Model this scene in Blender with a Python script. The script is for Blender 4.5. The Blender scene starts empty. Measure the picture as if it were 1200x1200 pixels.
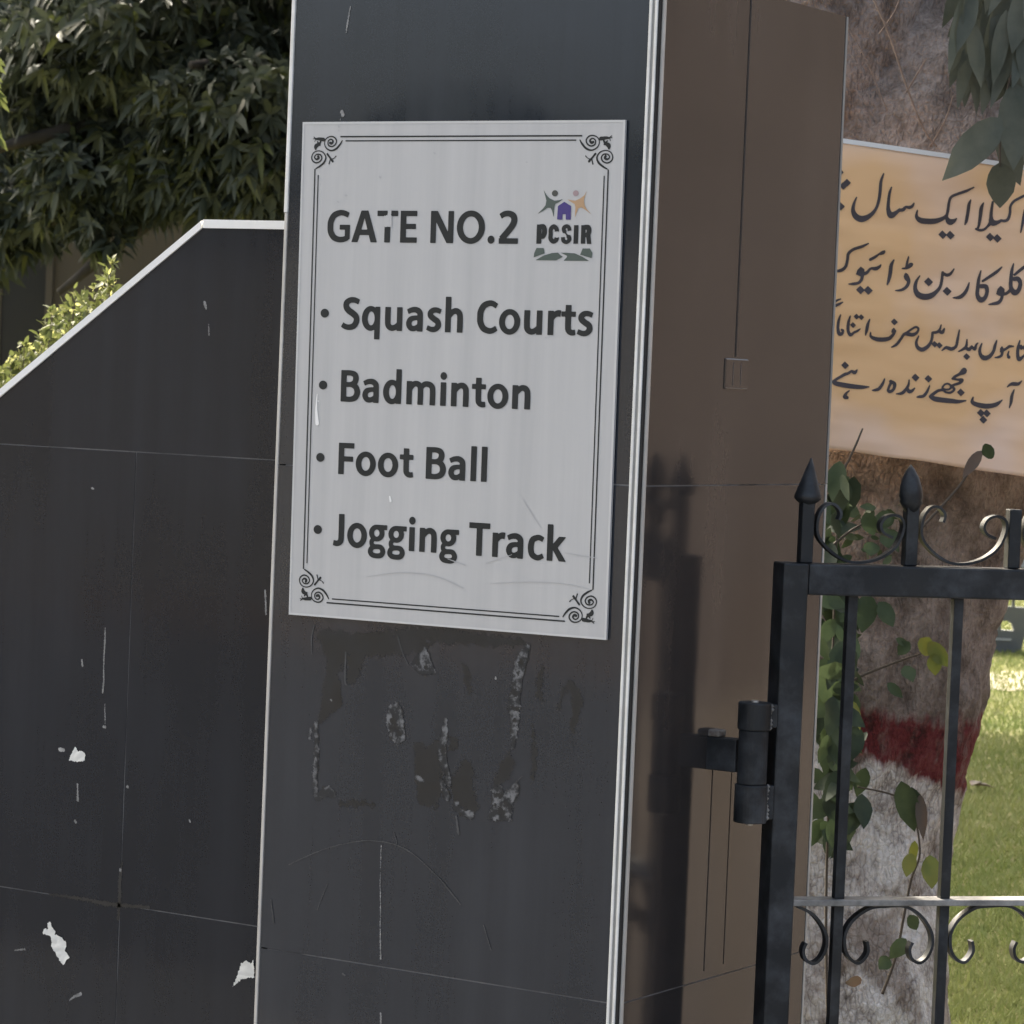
import bpy, bmesh, math, random
import numpy as np
from mathutils import Vector, Matrix, noise
random.seed(7); RNG = np.random.default_rng(7)
C = bpy.context.scene.collection
SC = bpy.context.scene

# ------------------------------------------------------------------ camera
F_PX = 3702.446                      # focal length in pixels of the 1200 px photograph
CAM = np.array([2.3618447, -4.1725792, 1.6])
YAW, PITCH, ROLL = 0.555305333, -0.0402536408, 0.0412421244
def cam_axes():
    cy, sy = math.cos(YAW), math.sin(YAW); cp, sp = math.cos(PITCH), math.sin(PITCH)
    fw = np.array([-sy*cp, cy*cp, sp]); rt = np.array([cy, sy, 0.0]); up = np.cross(rt, fw)
    c, s = math.cos(ROLL), math.sin(ROLL)
    return c*rt + s*up, -s*rt + c*up, fw
RT, UP, FW = cam_axes()
cd = bpy.data.cameras.new('camera'); cam = bpy.data.objects.new('camera', cd); C.objects.link(cam)
cd.sensor_width = 36.0; cd.lens = F_PX*36.0/1200.0; cd.clip_start = 0.1; cd.clip_end = 2000
cam.matrix_world = Matrix(((RT[0], UP[0], -FW[0], CAM[0]), (RT[1], UP[1], -FW[1], CAM[1]), (RT[2], UP[2], -FW[2], CAM[2]), (0, 0, 0, 1)))
cd.dof.use_dof = True; cd.dof.focus_distance = 5.15; cd.dof.aperture_fstop = 21
SC.camera = cam

# ------------------------------------------------------------------ sky, sun, exposure
SUN_EL = math.radians(46); SUN_AZ = math.radians(-62)          # azimuth from +Y towards +X
w = bpy.data.worlds.new('World'); SC.world = w; w.use_nodes = True
nt = w.node_tree; bg = nt.nodes['Background']
sky = nt.nodes.new('ShaderNodeTexSky'); sky.sky_type = 'NISHITA'; sky.sun_disc = False
sky.sun_elevation = SUN_EL; sky.sun_rotation = SUN_AZ; sky.dust_density = 8.0; sky.air_density = 0.55; sky.ozone_density = 0.3
hz = nt.nodes.new('ShaderNodeMix'); hz.data_type = 'RGBA'; hz.blend_type = 'MULTIPLY'; hz.inputs['Factor'].default_value = 1.0; hz.inputs['B'].default_value = (1.0, 1.0, 0.88, 1)   # tint that takes the blue cast out of the sky
nt.links.new(sky.outputs['Color'], hz.inputs['A']); nt.links.new(hz.outputs['Result'], bg.inputs['Color']); bg.inputs['Strength'].default_value = 0.15
sd = bpy.data.lights.new('sun', 'SUN'); sd.energy = 2.45; sd.angle = math.radians(1.2); sd.color = (1.0, 0.93, 0.82)
so = bpy.data.objects.new('sun', sd); C.objects.link(so)
sdir = Vector((math.sin(SUN_AZ)*math.cos(SUN_EL), math.cos(SUN_AZ)*math.cos(SUN_EL), math.sin(SUN_EL)))
so.rotation_euler = sdir.to_track_quat('Z', 'Y').to_euler(); so.location = (-8, 6, 20)
SC.view_settings.view_transform = 'Standard'; SC.view_settings.look = 'None'
SC.view_settings.exposure = 2.22; SC.view_settings.gamma = 1.0

# ------------------------------------------------------------------ measuring helpers
def ray(px, py):
    return FW + RT*(px-600)/F_PX - UP*(py-600)/F_PX
def on_plane(px, py, n, o):
    d = ray(px, py); n = np.asarray(n, float); o = np.asarray(o, float)
    return CAM + d*(((o-CAM)@n)/(d@n))
def at(px, py, depth):
    return CAM + ray(px, py)*depth
def on_front(px, py, y=0.0): return on_plane(px, py, (0, 1, 0), (0, y, 0))
def on_side(px, py, x=0.0): return on_plane(px, py, (1, 0, 0), (x, 0, 0))
def on_ground(px, py, z=0.0): return on_plane(px, py, (0, 0, 1), (0, 0, z))

# ------------------------------------------------------------------ object helpers
def root(name, label, cat, loc, group=None):
    o = bpy.data.objects.new(name, None); C.objects.link(o)
    o.location = loc; o.empty_display_size = 0.1
    o['label'] = label; o['category'] = cat
    if group: o['group'] = group
    return o
def link(name, me, parent=None, label=None, smooth=False):
    o = bpy.data.objects.new(name, me); C.objects.link(o)
    if parent is not None:
        o.parent = parent
        p = parent; off = Vector((0, 0, 0))
        while p is not None: off += p.location; p = p.parent
        if parent.type == 'EMPTY': o.matrix_parent_inverse = Matrix.Translation(-Vector(parent.location))
    if label: o['label'] = label
    if smooth:
        me.polygons.foreach_set('use_smooth', [True]*len(me.polygons))
    return o
def mesh(name, verts, faces, m=None):
    me = bpy.data.meshes.new(name); me.from_pydata([tuple(map(float, v)) for v in verts], [], faces); me.update()
    if m: me.materials.append(m)
    return me
def obj(name, verts, faces, m, parent=None, label=None, smooth=False):
    return link(name, mesh(name, verts, faces, m), parent, label, smooth)
class MB:
    def __init__(self): self.v = []; self.f = []
    def add(self, v, f):
        o = len(self.v); self.v += [tuple(map(float, q)) for q in v]; self.f += [tuple(i+o for i in q) for q in f]; return self
    def box(self, x0, x1, y0, y1, z0, z1):
        v = [(x, y, z) for z in (z0, z1) for y in (y0, y1) for x in (x0, x1)]
        return self.add(v, [(0, 2, 3, 1), (4, 5, 7, 6), (0, 1, 5, 4), (2, 6, 7, 3), (0, 4, 6, 2), (1, 3, 7, 5)])
    def tube(self, pts, rad, n=8, cap=True):
        pts = [np.asarray(p, float) for p in pts]; N = len(pts)
        if not hasattr(rad, '__len__'): rad = [rad]*N
        vs = []; ref = np.array([0.3, 0.5, 0.81])
        for i, p in enumerate(pts):
            t = pts[min(i+1, N-1)]-pts[max(i-1, 0)]; t = t/(np.linalg.norm(t)+1e-12)
            a = np.cross(t, ref); a /= np.linalg.norm(a)+1e-12; b = np.cross(t, a); ref = np.cross(a, t)
            for k in range(n):
                an = 2*math.pi*k/n; vs.append(p+rad[i]*(a*math.cos(an)+b*math.sin(an)))
        fs = [(i*n+k, i*n+(k+1) % n, (i+1)*n+(k+1) % n, (i+1)*n+k) for i in range(N-1) for k in range(n)]
        if cap: fs += [tuple(range(n-1, -1, -1)), tuple((N-1)*n+k for k in range(n))]
        return self.add(vs, fs)
    def build(self, name, m, parent=None, label=None, smooth=False, bevel=0):
        o = obj(name, self.v, self.f, m, parent, label, smooth)
        if bevel:
            b = o.modifiers.new('bevel', 'BEVEL'); b.width = bevel; b.segments = 2; b.limit_method = 'ANGLE'
        return o
def catmull(pts, k=8, closed=False):
    P = np.asarray(pts, float); n = len(P); out = []
    rng = range(n) if closed else range(n-1)
    for i in rng:
        if closed: a, b, c, d = P[(i-1) % n], P[i], P[(i+1) % n], P[(i+2) % n]
        else: a, b, c, d = P[max(i-1, 0)], P[i], P[i+1], P[min(i+2, n-1)]
        for j in range(k):
            t = j/k
            out.append(0.5*((2*b)+(-a+c)*t+(2*a-5*b+4*c-d)*t*t+(-a+3*b-3*c+d)*t**3))
    if not closed: out.append(P[-1])
    return np.array(out)

# ------------------------------------------------------------------ flat shapes from strokes and outlines
def d_poly(X, Y, pts):
    p = np.asarray(pts, float); q = np.roll(p, -1, 0)
    d = np.full(X.shape, 1e9); ins = np.zeros(X.shape, bool)
    for (x0, y0), (x1, y1) in zip(p, q):
        ex, ey = x1-x0, y1-y0; L = ex*ex+ey*ey+1e-18
        t = np.clip(((X-x0)*ex+(Y-y0)*ey)/L, 0, 1)
        d = np.minimum(d, np.hypot(X-x0-t*ex, Y-y0-t*ey))
        if y0 != y1:
            ins ^= ((y0 > Y) != (y1 > Y)) & (X < (x1-x0)*(Y-y0)/(y1-y0)+x0)
    return np.where(ins, -d, d)
def d_stroke(X, Y, pts, k=6, butt=False, closed=False):
    S = catmull(pts, k, closed) if len(pts) > 2 else np.asarray(pts, float)
    if closed: S = np.vstack([S, S[:1]])
    d = np.full(X.shape, 1e9)
    for (x0, y0, w0), (x1, y1, w1) in zip(S[:-1], S[1:]):
        ex, ey = x1-x0, y1-y0; L = ex*ex+ey*ey+1e-18
        t = np.clip(((X-x0)*ex+(Y-y0)*ey)/L, 0, 1)
        d = np.minimum(d, np.hypot(X-x0-t*ex, Y-y0-t*ey)-0.5*(w0+t*(w1-w0)))
    if butt and not closed:
        for a, b in ((S[0], S[1]), (S[-1], S[-2])):
            t = (a-b)[:2]; t = t/(np.hypot(*t)+1e-12)
            s = (X-a[0])*t[0]+(Y-a[1])*t[1]
            near = np.hypot(X-a[0], Y-a[1]) < a[2]*0.95
            d = np.where(near, np.maximum(d, s), d)
    return d
def d_ell(X, Y, cx, cy, rx, ry):
    return d_poly(X, Y, [(cx+rx*math.cos(t), cy+ry*math.sin(t)) for t in np.linspace(0, 2*math.pi, 40)[:-1]])
def prim_bbox(p):
    k = p[0].lower()
    if k == 'e': _, cx, cy, rx, ry = p[:5]; return cx-rx, cx+rx, cy-ry, cy+ry
    if k == 'r': return min(p[1], p[3]), max(p[1], p[3]), min(p[2], p[4]), max(p[2], p[4])
    a = np.asarray(p[1], float); m = a[:, 2].max()*0.7 if a.shape[1] == 3 else 0
    return a[:, 0].min()-m, a[:, 0].max()+m, a[:, 1].min()-m, a[:, 1].max()+m
def prim_d(p, X, Y):
    k = p[0].lower()
    if k == 'e': return d_ell(X, Y, *p[1:5])
    if k == 'r': return d_poly(X, Y, [(p[1], p[2]), (p[3], p[2]), (p[3], p[4]), (p[1], p[4])])
    if k == 'p': return d_poly(X, Y, p[1])
    if k == 's': return d_stroke(X, Y, p[1], butt=False)
    if k == 'b': return d_stroke(X, Y, p[1], butt=True)
    if k == 'o': return d_stroke(X, Y, p[1], closed=True)
def flat(prims, cell, jitter=0.0, grow=0.0, warp=0.0):
    """union of the primitives (upper-case codes cut holes) as one clean sheet of faces"""
    bb = np.array([prim_bbox(p) for p in prims if p[0].islower()])
    x0, x1, y0, y1 = bb[:, 0].min()-2*cell, bb[:, 1].max()+2*cell, bb[:, 2].min()-2*cell, bb[:, 3].max()+2*cell
    nx, ny = int((x1-x0)/cell)+2, int((y1-y0)/cell)+2
    xs = x0+cell*np.arange(nx); ys = y0+cell*np.arange(ny); X, Y = np.meshgrid(xs, ys)
    D = np.full(X.shape, 1e9)
    for p in prims:
        if p[0].islower():
            a, b, c, d = prim_bbox(p); m = 3*cell
            i0, i1 = np.searchsorted(xs, [a-m, b+m]); j0, j1 = np.searchsorted(ys, [c-m, d+m])
            D[j0:j1, i0:i1] = np.minimum(D[j0:j1, i0:i1], prim_d(p, X[j0:j1, i0:i1], Y[j0:j1, i0:i1]))
    for p in prims:
        if p[0].isupper(): D = np.maximum(D, -prim_d(p, X, Y))
    D = D-grow
    if warp:
        k = 1/warp; D = D+warp*(0.5*np.sin(X*k*0.9+2*np.sin(Y*k*0.5))*np.sin(Y*k*0.8+1.3+2*np.sin(X*k*0.37))+0.35*np.sin(X*k*2.3+1.7*np.sin(Y*k*1.6))*np.sin(Y*k*2.1))
    if jitter:
        D = D+np.array(RNG.normal(0, jitter, D.shape))
    D = np.where(np.abs(D) < 1e-9, 1e-9, D)
    IN = D < 0; V = []; idx = {}; Fc = []
    def vid(key, x, y):
        if key not in idx: idx[key] = len(V); V.append((x, y))
        return idx[key]
    cnt = IN[:-1, :-1].astype(int)+IN[1:, :-1]+IN[:-1, 1:]+IN[1:, 1:]
    full = cnt == 4
    for j in range(ny-1):
        i = 0; row = np.nonzero(cnt[j])[0]
        for i in row:
            cs = [(i, j), (i+1, j), (i+1, j+1), (i, j+1)]; poly = []
            for q in range(4):
                (ai, aj), (bi, bj) = cs[q], cs[(q+1) % 4]
                da, db = D[aj, ai], D[bj, bi]
                if da < 0: poly.append(vid((ai, aj), xs[ai], ys[aj]))
                if (da < 0) != (db < 0):
                    t = da/(da-db); key = ('e',)+tuple(sorted(((ai, aj), (bi, bj))))
                    poly.append(vid(key, xs[ai]+t*(xs[bi]-xs[ai]), ys[aj]+t*(ys[bj]-ys[aj])))
            if len(poly) >= 3: Fc.append(tuple(poly))
    return V, Fc

# ------------------------------------------------------------------ materials
def mat(name, col, rough=0.6, spec=0.5, metal=0.0, var=None, bump=None, trans=0.0, noise_scale=8.0, stretch=(1, 1, 1), rvar=0.0, ior=1.5):
    m = bpy.data.materials.new(name); m.use_nodes = True; t = m.node_tree; N = t.nodes; L = t.links
    b = N['Principled BSDF']
    b.inputs['Base Color'].default_value = (*col, 1); b.inputs['Roughness'].default_value = rough
    b.inputs['Metallic'].default_value = metal; b.inputs['Specular IOR Level'].default_value = spec; b.inputs['IOR'].default_value = ior
    tc = N.new('ShaderNodeTexCoord'); mp = N.new('ShaderNodeMapping'); mp.inputs['Scale'].default_value = stretch
    L.new(tc.outputs['Object'], mp.inputs['Vector'])
    if var:
        n = N.new('ShaderNodeTexNoise'); n.inputs['Scale'].default_value = noise_scale; n.inputs['Detail'].default_value = 6; n.inputs['Roughness'].default_value = 0.65
        L.new(mp.outputs['Vector'], n.inputs['Vector'])
        r = N.new('ShaderNodeValToRGB'); r.color_ramp.elements[0].position = 0.32; r.color_ramp.elements[1].position = 0.68
        r.color_ramp.elements[0].color = (*col, 1); r.color_ramp.elements[1].color = (*var, 1)
        L.new(n.outputs['Fac'], r.inputs['Fac']); L.new(r.outputs['Color'], b.inputs['Base Color'])
    if rvar:
        n2 = N.new('ShaderNodeTexNoise'); n2.inputs['Scale'].default_value = noise_scale*0.7; n2.inputs['Detail'].default_value = 5
        L.new(mp.outputs['Vector'], n2.inputs['Vector'])
        mr = N.new('ShaderNodeMapRange'); mr.inputs['From Min'].default_value = 0.35; mr.inputs['From Max'].default_value = 0.7
        mr.inputs['To Min'].default_value = rough; mr.inputs['To Max'].default_value = rough+rvar
        L.new(n2.outputs['Fac'], mr.inputs['Value']); L.new(mr.outputs['Result'], b.inputs['Roughness'])
    if bump:
        sc, st, dist = bump
        n3 = N.new('ShaderNodeTexNoise'); n3.inputs['Scale'].default_value = sc; n3.inputs['Detail'].default_value = 8
        L.new(mp.outputs['Vector'], n3.inputs['Vector'])
        bp = N.new('ShaderNodeBump'); bp.inputs['Strength'].default_value = st; bp.inputs['Distance'].default_value = dist
        L.new(n3.outputs['Fac'], bp.inputs['Height']); L.new(bp.outputs['Normal'], b.inputs['Normal'])
    if trans:
        tr = N.new('ShaderNodeBsdfTranslucent'); mx = N.new('ShaderNodeMixShader'); mx.inputs['Fac'].default_value = trans
        src = b.inputs['Base Color'].links[0].from_socket if b.inputs['Base Color'].links else None
        if src: L.new(src, tr.inputs['Color'])
        else: tr.inputs['Color'].default_value = (*col, 1)
        out = N['Material Output']
        L.new(b.outputs['BSDF'], mx.inputs[1]); L.new(tr.outputs['BSDF'], mx.inputs[2]); L.new(mx.outputs['Shader'], out.inputs['Surface'])
    return m

def granite(name, base, dust_sheen, spec, rough):
    """polished dark stone: fine crystals, a thin veil of dust in vertical runs (reflection bands painted in on the side face), uneven gloss"""
    m = mat(name, base, rough, spec); t = m.node_tree; N = t.nodes; L = t.links; b = N['Principled BSDF']
    tc = N.new('ShaderNodeTexCoord')
    v = N.new('ShaderNodeTexVoronoi'); v.inputs['Scale'].default_value = 420; L.new(tc.outputs['Object'], v.inputs['Vector'])
    sp = N.new('ShaderNodeMapRange'); sp.inputs['From Min'].default_value = 0.0; sp.inputs['From Max'].default_value = 1.0; sp.inputs['To Min'].default_value = 0.85; sp.inputs['To Max'].default_value = 1.2
    L.new(v.outputs['Color'], sp.inputs['Value'])
    cb = N.new('ShaderNodeMix'); cb.data_type = 'RGBA'; cb.blend_type = 'MULTIPLY'; cb.inputs['Factor'].default_value = 1.0
    cb.inputs['A'].default_value = (*base, 1); L.new(sp.outputs['Result'], cb.inputs['B'])
    mp = N.new('ShaderNodeMapping'); mp.inputs['Scale'].default_value = (14, 14, 0.9); L.new(tc.outputs['Object'], mp.inputs['Vector'])
    n = N.new('ShaderNodeTexNoise'); n.inputs['Scale'].default_value = 1.0; n.inputs['Detail'].default_value = 7; n.inputs['Roughness'].default_value = 0.62; L.new(mp.outputs['Vector'], n.inputs['Vector'])
    n2 = N.new('ShaderNodeTexNoise'); n2.inputs['Scale'].default_value = 2.6; n2.inputs['Detail'].default_value = 6; L.new(tc.outputs['Object'], n2.inputs['Vector'])
    mu = N.new('ShaderNodeMath'); mu.operation = 'MULTIPLY'; L.new(n.outputs['Fac'], mu.inputs[0]); L.new(n2.outputs['Fac'], mu.inputs[1])
    mr = N.new('ShaderNodeMapRange'); mr.inputs['From Min'].default_value = 0.15; mr.inputs['From Max'].default_value = 0.4; mr.inputs['To Min'].default_value = 0.0; mr.inputs['To Max'].default_value = 1.0
    L.new(mu.outputs[0], mr.inputs['Value'])
    cm = N.new('ShaderNodeMix'); cm.data_type = 'RGBA'; L.new(mr.outputs['Result'], cm.inputs['Factor']); L.new(cb.outputs['Result'], cm.inputs['A']); cm.inputs['B'].default_value = (*dust_sheen, 1)
    L.new(cm.outputs['Result'], b.inputs['Base Color'])
    rr = N.new('ShaderNodeMapRange'); rr.inputs['To Min'].default_value = rough; rr.inputs['To Max'].default_value = rough+0.10
    L.new(mr.outputs['Result'], rr.inputs['Value']); L.new(rr.outputs['Result'], b.inputs['Roughness'])
    n3 = N.new('ShaderNodeTexNoise'); n3.inputs['Scale'].default_value = 5; n3.inputs['Detail'].default_value = 2; L.new(tc.outputs['Object'], n3.inputs['Vector'])
    bp = N.new('ShaderNodeBump'); bp.inputs['Strength'].default_value = 0.10; bp.inputs['Distance'].default_value = 0.004; L.new(n3.outputs['Fac'], bp.inputs['Height']); L.new(bp.outputs['Normal'], b.inputs['Normal'])
    return m
M = {}
M['granite'] = granite('black_granite', (0.0100, 0.0138, 0.0215), (0.0215, 0.0265, 0.0365), 0.62, 0.04)
M['granite_dull'] = granite('black_granite_wing', (0.0058, 0.0082, 0.0140), (0.0125, 0.0160, 0.0240), 0.36, 0.07)
M['granite_side'] = granite('black_granite_side', (0.0285, 0.0262, 0.0262), (0.050, 0.0425, 0.0395), 0.60, 0.075)  # brown veil paints in the reflected vertical bands of the side face
M['joint'] = mat('pale_joint_filler', (0.19, 0.19, 0.195), 0.7, var=(0.022, 0.023, 0.026), noise_scale=7)
M['seam'] = mat('dark_seam', (0.012, 0.012, 0.012), 0.7)
M['white_trim'] = mat('white_edging', (0.80, 0.80, 0.78), 0.4, var=(0.62, 0.61, 0.57), noise_scale=5, stretch=(1, 1, 3))
M['cream_trim'] = mat('cream_edging', (0.56, 0.54, 0.50), 0.5, var=(0.42, 0.40, 0.37), noise_scale=6)
M['grey_trim'] = mat('grey_edging', (0.30, 0.30, 0.29), 0.45, var=(0.22, 0.22, 0.21), noise_scale=9)
M['marble'] = mat('white_marble_edge', (0.85, 0.85, 0.84), 0.3, var=(0.74, 0.74, 0.72), noise_scale=4)
M['sign'] = mat('satin_sign_sheet', (0.49, 0.488, 0.485), 0.36, var=(0.43, 0.43, 0.43), noise_scale=3.0, stretch=(9, 1, 0.35), rvar=0.14)
M['sign_edge'] = mat('sign_rim', (0.54, 0.54, 0.535), 0.4)
M['ink'] = mat('sign_ink', (0.016, 0.018, 0.018), 0.5, spec=0.25, var=(0.024, 0.026, 0.026), noise_scale=12)
M['ink_scuff'] = mat('scuff', (0.40, 0.40, 0.415), 0.5)
M['line_scratch'] = mat('sign_scratch', (0.40, 0.40, 0.41), 0.5)
M['logo_green'] = mat('logo_green', (0.062, 0.085, 0.072), 0.45); M['logo_olive'] = mat('logo_olive', (0.05, 0.052, 0.045), 0.45)
M['logo_tan'] = mat('logo_tan', (0.42, 0.27, 0.15), 0.45); M['logo_mauve'] = mat('logo_mauve', (0.33, 0.24, 0.25), 0.45)
M['logo_purple'] = mat('logo_purple', (0.045, 0.028, 0.17), 0.45)
M['paper'] = mat('torn_paper', (0.72, 0.72, 0.69), 0.8, var=(0.60, 0.60, 0.57), noise_scale=30)
M['glue'] = mat('glue_residue', (0.016, 0.0165, 0.018), 0.75, var=(0.150, 0.152, 0.158), noise_scale=62)
M['glue'].node_tree.nodes['Color Ramp'].color_ramp.elements[0].position = 0.47; M['glue'].node_tree.nodes['Color Ramp'].color_ramp.elements[1].position = 0.60
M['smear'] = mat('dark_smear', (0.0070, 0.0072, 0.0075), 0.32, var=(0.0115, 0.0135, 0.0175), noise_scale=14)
M['chalk'] = mat('pale_scratch', (0.070, 0.072, 0.076), 0.6, var=(0.022, 0.023, 0.025), noise_scale=22)
M['drip'] = mat('white_paint_drip', (0.36, 0.36, 0.36), 0.6, var=(0.05, 0.052, 0.055), noise_scale=38)
M['gate'] = mat('black_gate_paint', (0.0095, 0.0115, 0.0140), 0.40, spec=0.4, var=(0.060, 0.066, 0.075), noise_scale=13, rvar=0.3, bump=(90, 0.25, 0.001))
_r = M['gate'].node_tree.nodes['Color Ramp'].color_ramp.elements; _r[0].position = 0.46; _r[1].position = 0.78
M['gate_worn'] = mat('worn_gate_paint', (0.05, 0.05, 0.05), 0.35, var=(0.36, 0.35, 0.33), noise_scale=14, rvar=0.2, bump=(120, 0.3, 0.001))  # worn paint, with the middle rail's white highlights put into the pale tone
M['rust'] = mat('rusty_weld', (0.09, 0.065, 0.05), 0.8, var=(0.20, 0.19, 0.18), noise_scale=120, bump=(200, 0.8, 0.002))
M['steel'] = mat('bare_pin', (0.45, 0.43, 0.40), 0.4, metal=0.6)
M['plate_line'] = mat('plate_line', (0.13, 0.12, 0.115), 0.5)
M['plate'] = mat('socket_plate', (0.040, 0.034, 0.032), 0.16, spec=0.7)
M['banner_back'] = mat('hem_white', (0.74, 0.73, 0.71), 0.6)
M['banner_ink'] = mat('banner_ink', (0.062, 0.050, 0.056), 0.6, var=(0.045, 0.034, 0.036), noise_scale=10)
M['leaf_dark'] = mat('dark_leaf', (0.034, 0.044, 0.030), 0.55, spec=0.3, var=(0.068, 0.081, 0.058), noise_scale=2.0, trans=0.12)  # lifted grey-green puts the haze over far foliage into the leaf colour
M['leaf_mid'] = mat('mid_leaf', (0.045, 0.060, 0.018), 0.55, spec=0.3, var=(0.085, 0.095, 0.032), noise_scale=2.5, trans=0.2)
M['leaf_near'] = mat('near_leaf', (0.054, 0.063, 0.046), 0.45, spec=0.35, var=(0.105, 0.110, 0.083), noise_scale=9, trans=0.15)
M['leaf_vine'] = mat('vine_leaf', (0.036, 0.056, 0.023), 0.5, spec=0.3, var=(0.070, 0.095, 0.042), noise_scale=14, trans=0.2)
M['leaf_vine_dark'] = mat('vine_leaf_dark', (0.022, 0.036, 0.019), 0.5, spec=0.3, var=(0.042, 0.058, 0.031), noise_scale=14, trans=0.15)
M['leaf_yellow'] = mat('yellow_leaf', (0.20, 0.19, 0.035), 0.45, var=(0.13, 0.17, 0.03), noise_scale=22, trans=0.35)
M['leaf_brown'] = mat('brown_leaf', (0.12, 0.070, 0.040), 0.6, var=(0.07, 0.058, 0.042), noise_scale=20, trans=0.15)
M['leaf_sun'] = mat('sunny_leaf', (0.140, 0.155, 0.050), 0.55, spec=0.3, var=(0.085, 0.108, 0.036), noise_scale=6, trans=0.4)
M['leaf_pale'] = mat('pale_leaf_tip', (0.50, 0.50, 0.20), 0.5, trans=0.4)
M['twig'] = mat('dry_twig', (0.17, 0.115, 0.085), 0.8, var=(0.25, 0.18, 0.14), noise_scale=30)
M['stem'] = mat('brown_stem', (0.07, 0.055, 0.04), 0.8)
M['bark'] = mat('plain_bark', (0.045, 0.039, 0.033), 0.9, var=(0.022, 0.019, 0.016), noise_scale=9, stretch=(1, 1, 0.3), bump=(14, 0.8, 0.02))
M['plaster_brown'] = mat('brown_plaster', (0.085, 0.070, 0.056), 0.85, var=(0.10, 0.084, 0.068), noise_scale=0.7, bump=(30, 0.2, 0.01))
M['window_dark'] = mat('dark_window', (0.015, 0.016, 0.017), 0.25)
M['brick'] = None
M['panel_grey'] = mat('dark_grey_panel', (0.135, 0.145, 0.152), 0.5, var=(0.11, 0.12, 0.128), noise_scale=5)
M['panel_light'] = mat('pale_panel_strip', (0.42, 0.43, 0.43), 0.5)
M['asphalt'] = mat('asphalt', (0.045, 0.046, 0.048), 0.9, var=(0.06, 0.06, 0.062), noise_scale=3, bump=(200, 0.4, 0.004))
M['earth'] = mat('dusty_earth', (0.085, 0.066, 0.053), 0.95, var=(0.066, 0.052, 0.042), noise_scale=0.9, bump=(25, 0.5, 0.02))
M['path'] = mat('sandy_path', (0.37, 0.325, 0.25), 0.95, var=(0.30, 0.265, 0.20), noise_scale=2.5)
M['wall_grey'] = mat('grey_plaster', (0.20, 0.195, 0.185), 0.9, var=(0.16, 0.155, 0.15), noise_scale=0.8)

def grass_mat():
    m = mat('grass', (0.12, 0.16, 0.035), 0.8, spec=0.2, var=(0.20, 0.21, 0.06), noise_scale=1.1, trans=0.0)
    return m
M['lawn'] = mat('lawn_turf', (0.135, 0.145, 0.052), 0.9, spec=0.15, var=(0.22, 0.205, 0.095), noise_scale=1.2, bump=(60, 0.9, 0.03))
M['blade'] = mat('grass_blade', (0.140, 0.185, 0.055), 0.65, spec=0.2, var=(0.235, 0.250, 0.100), noise_scale=0.9, trans=0.3)

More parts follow.
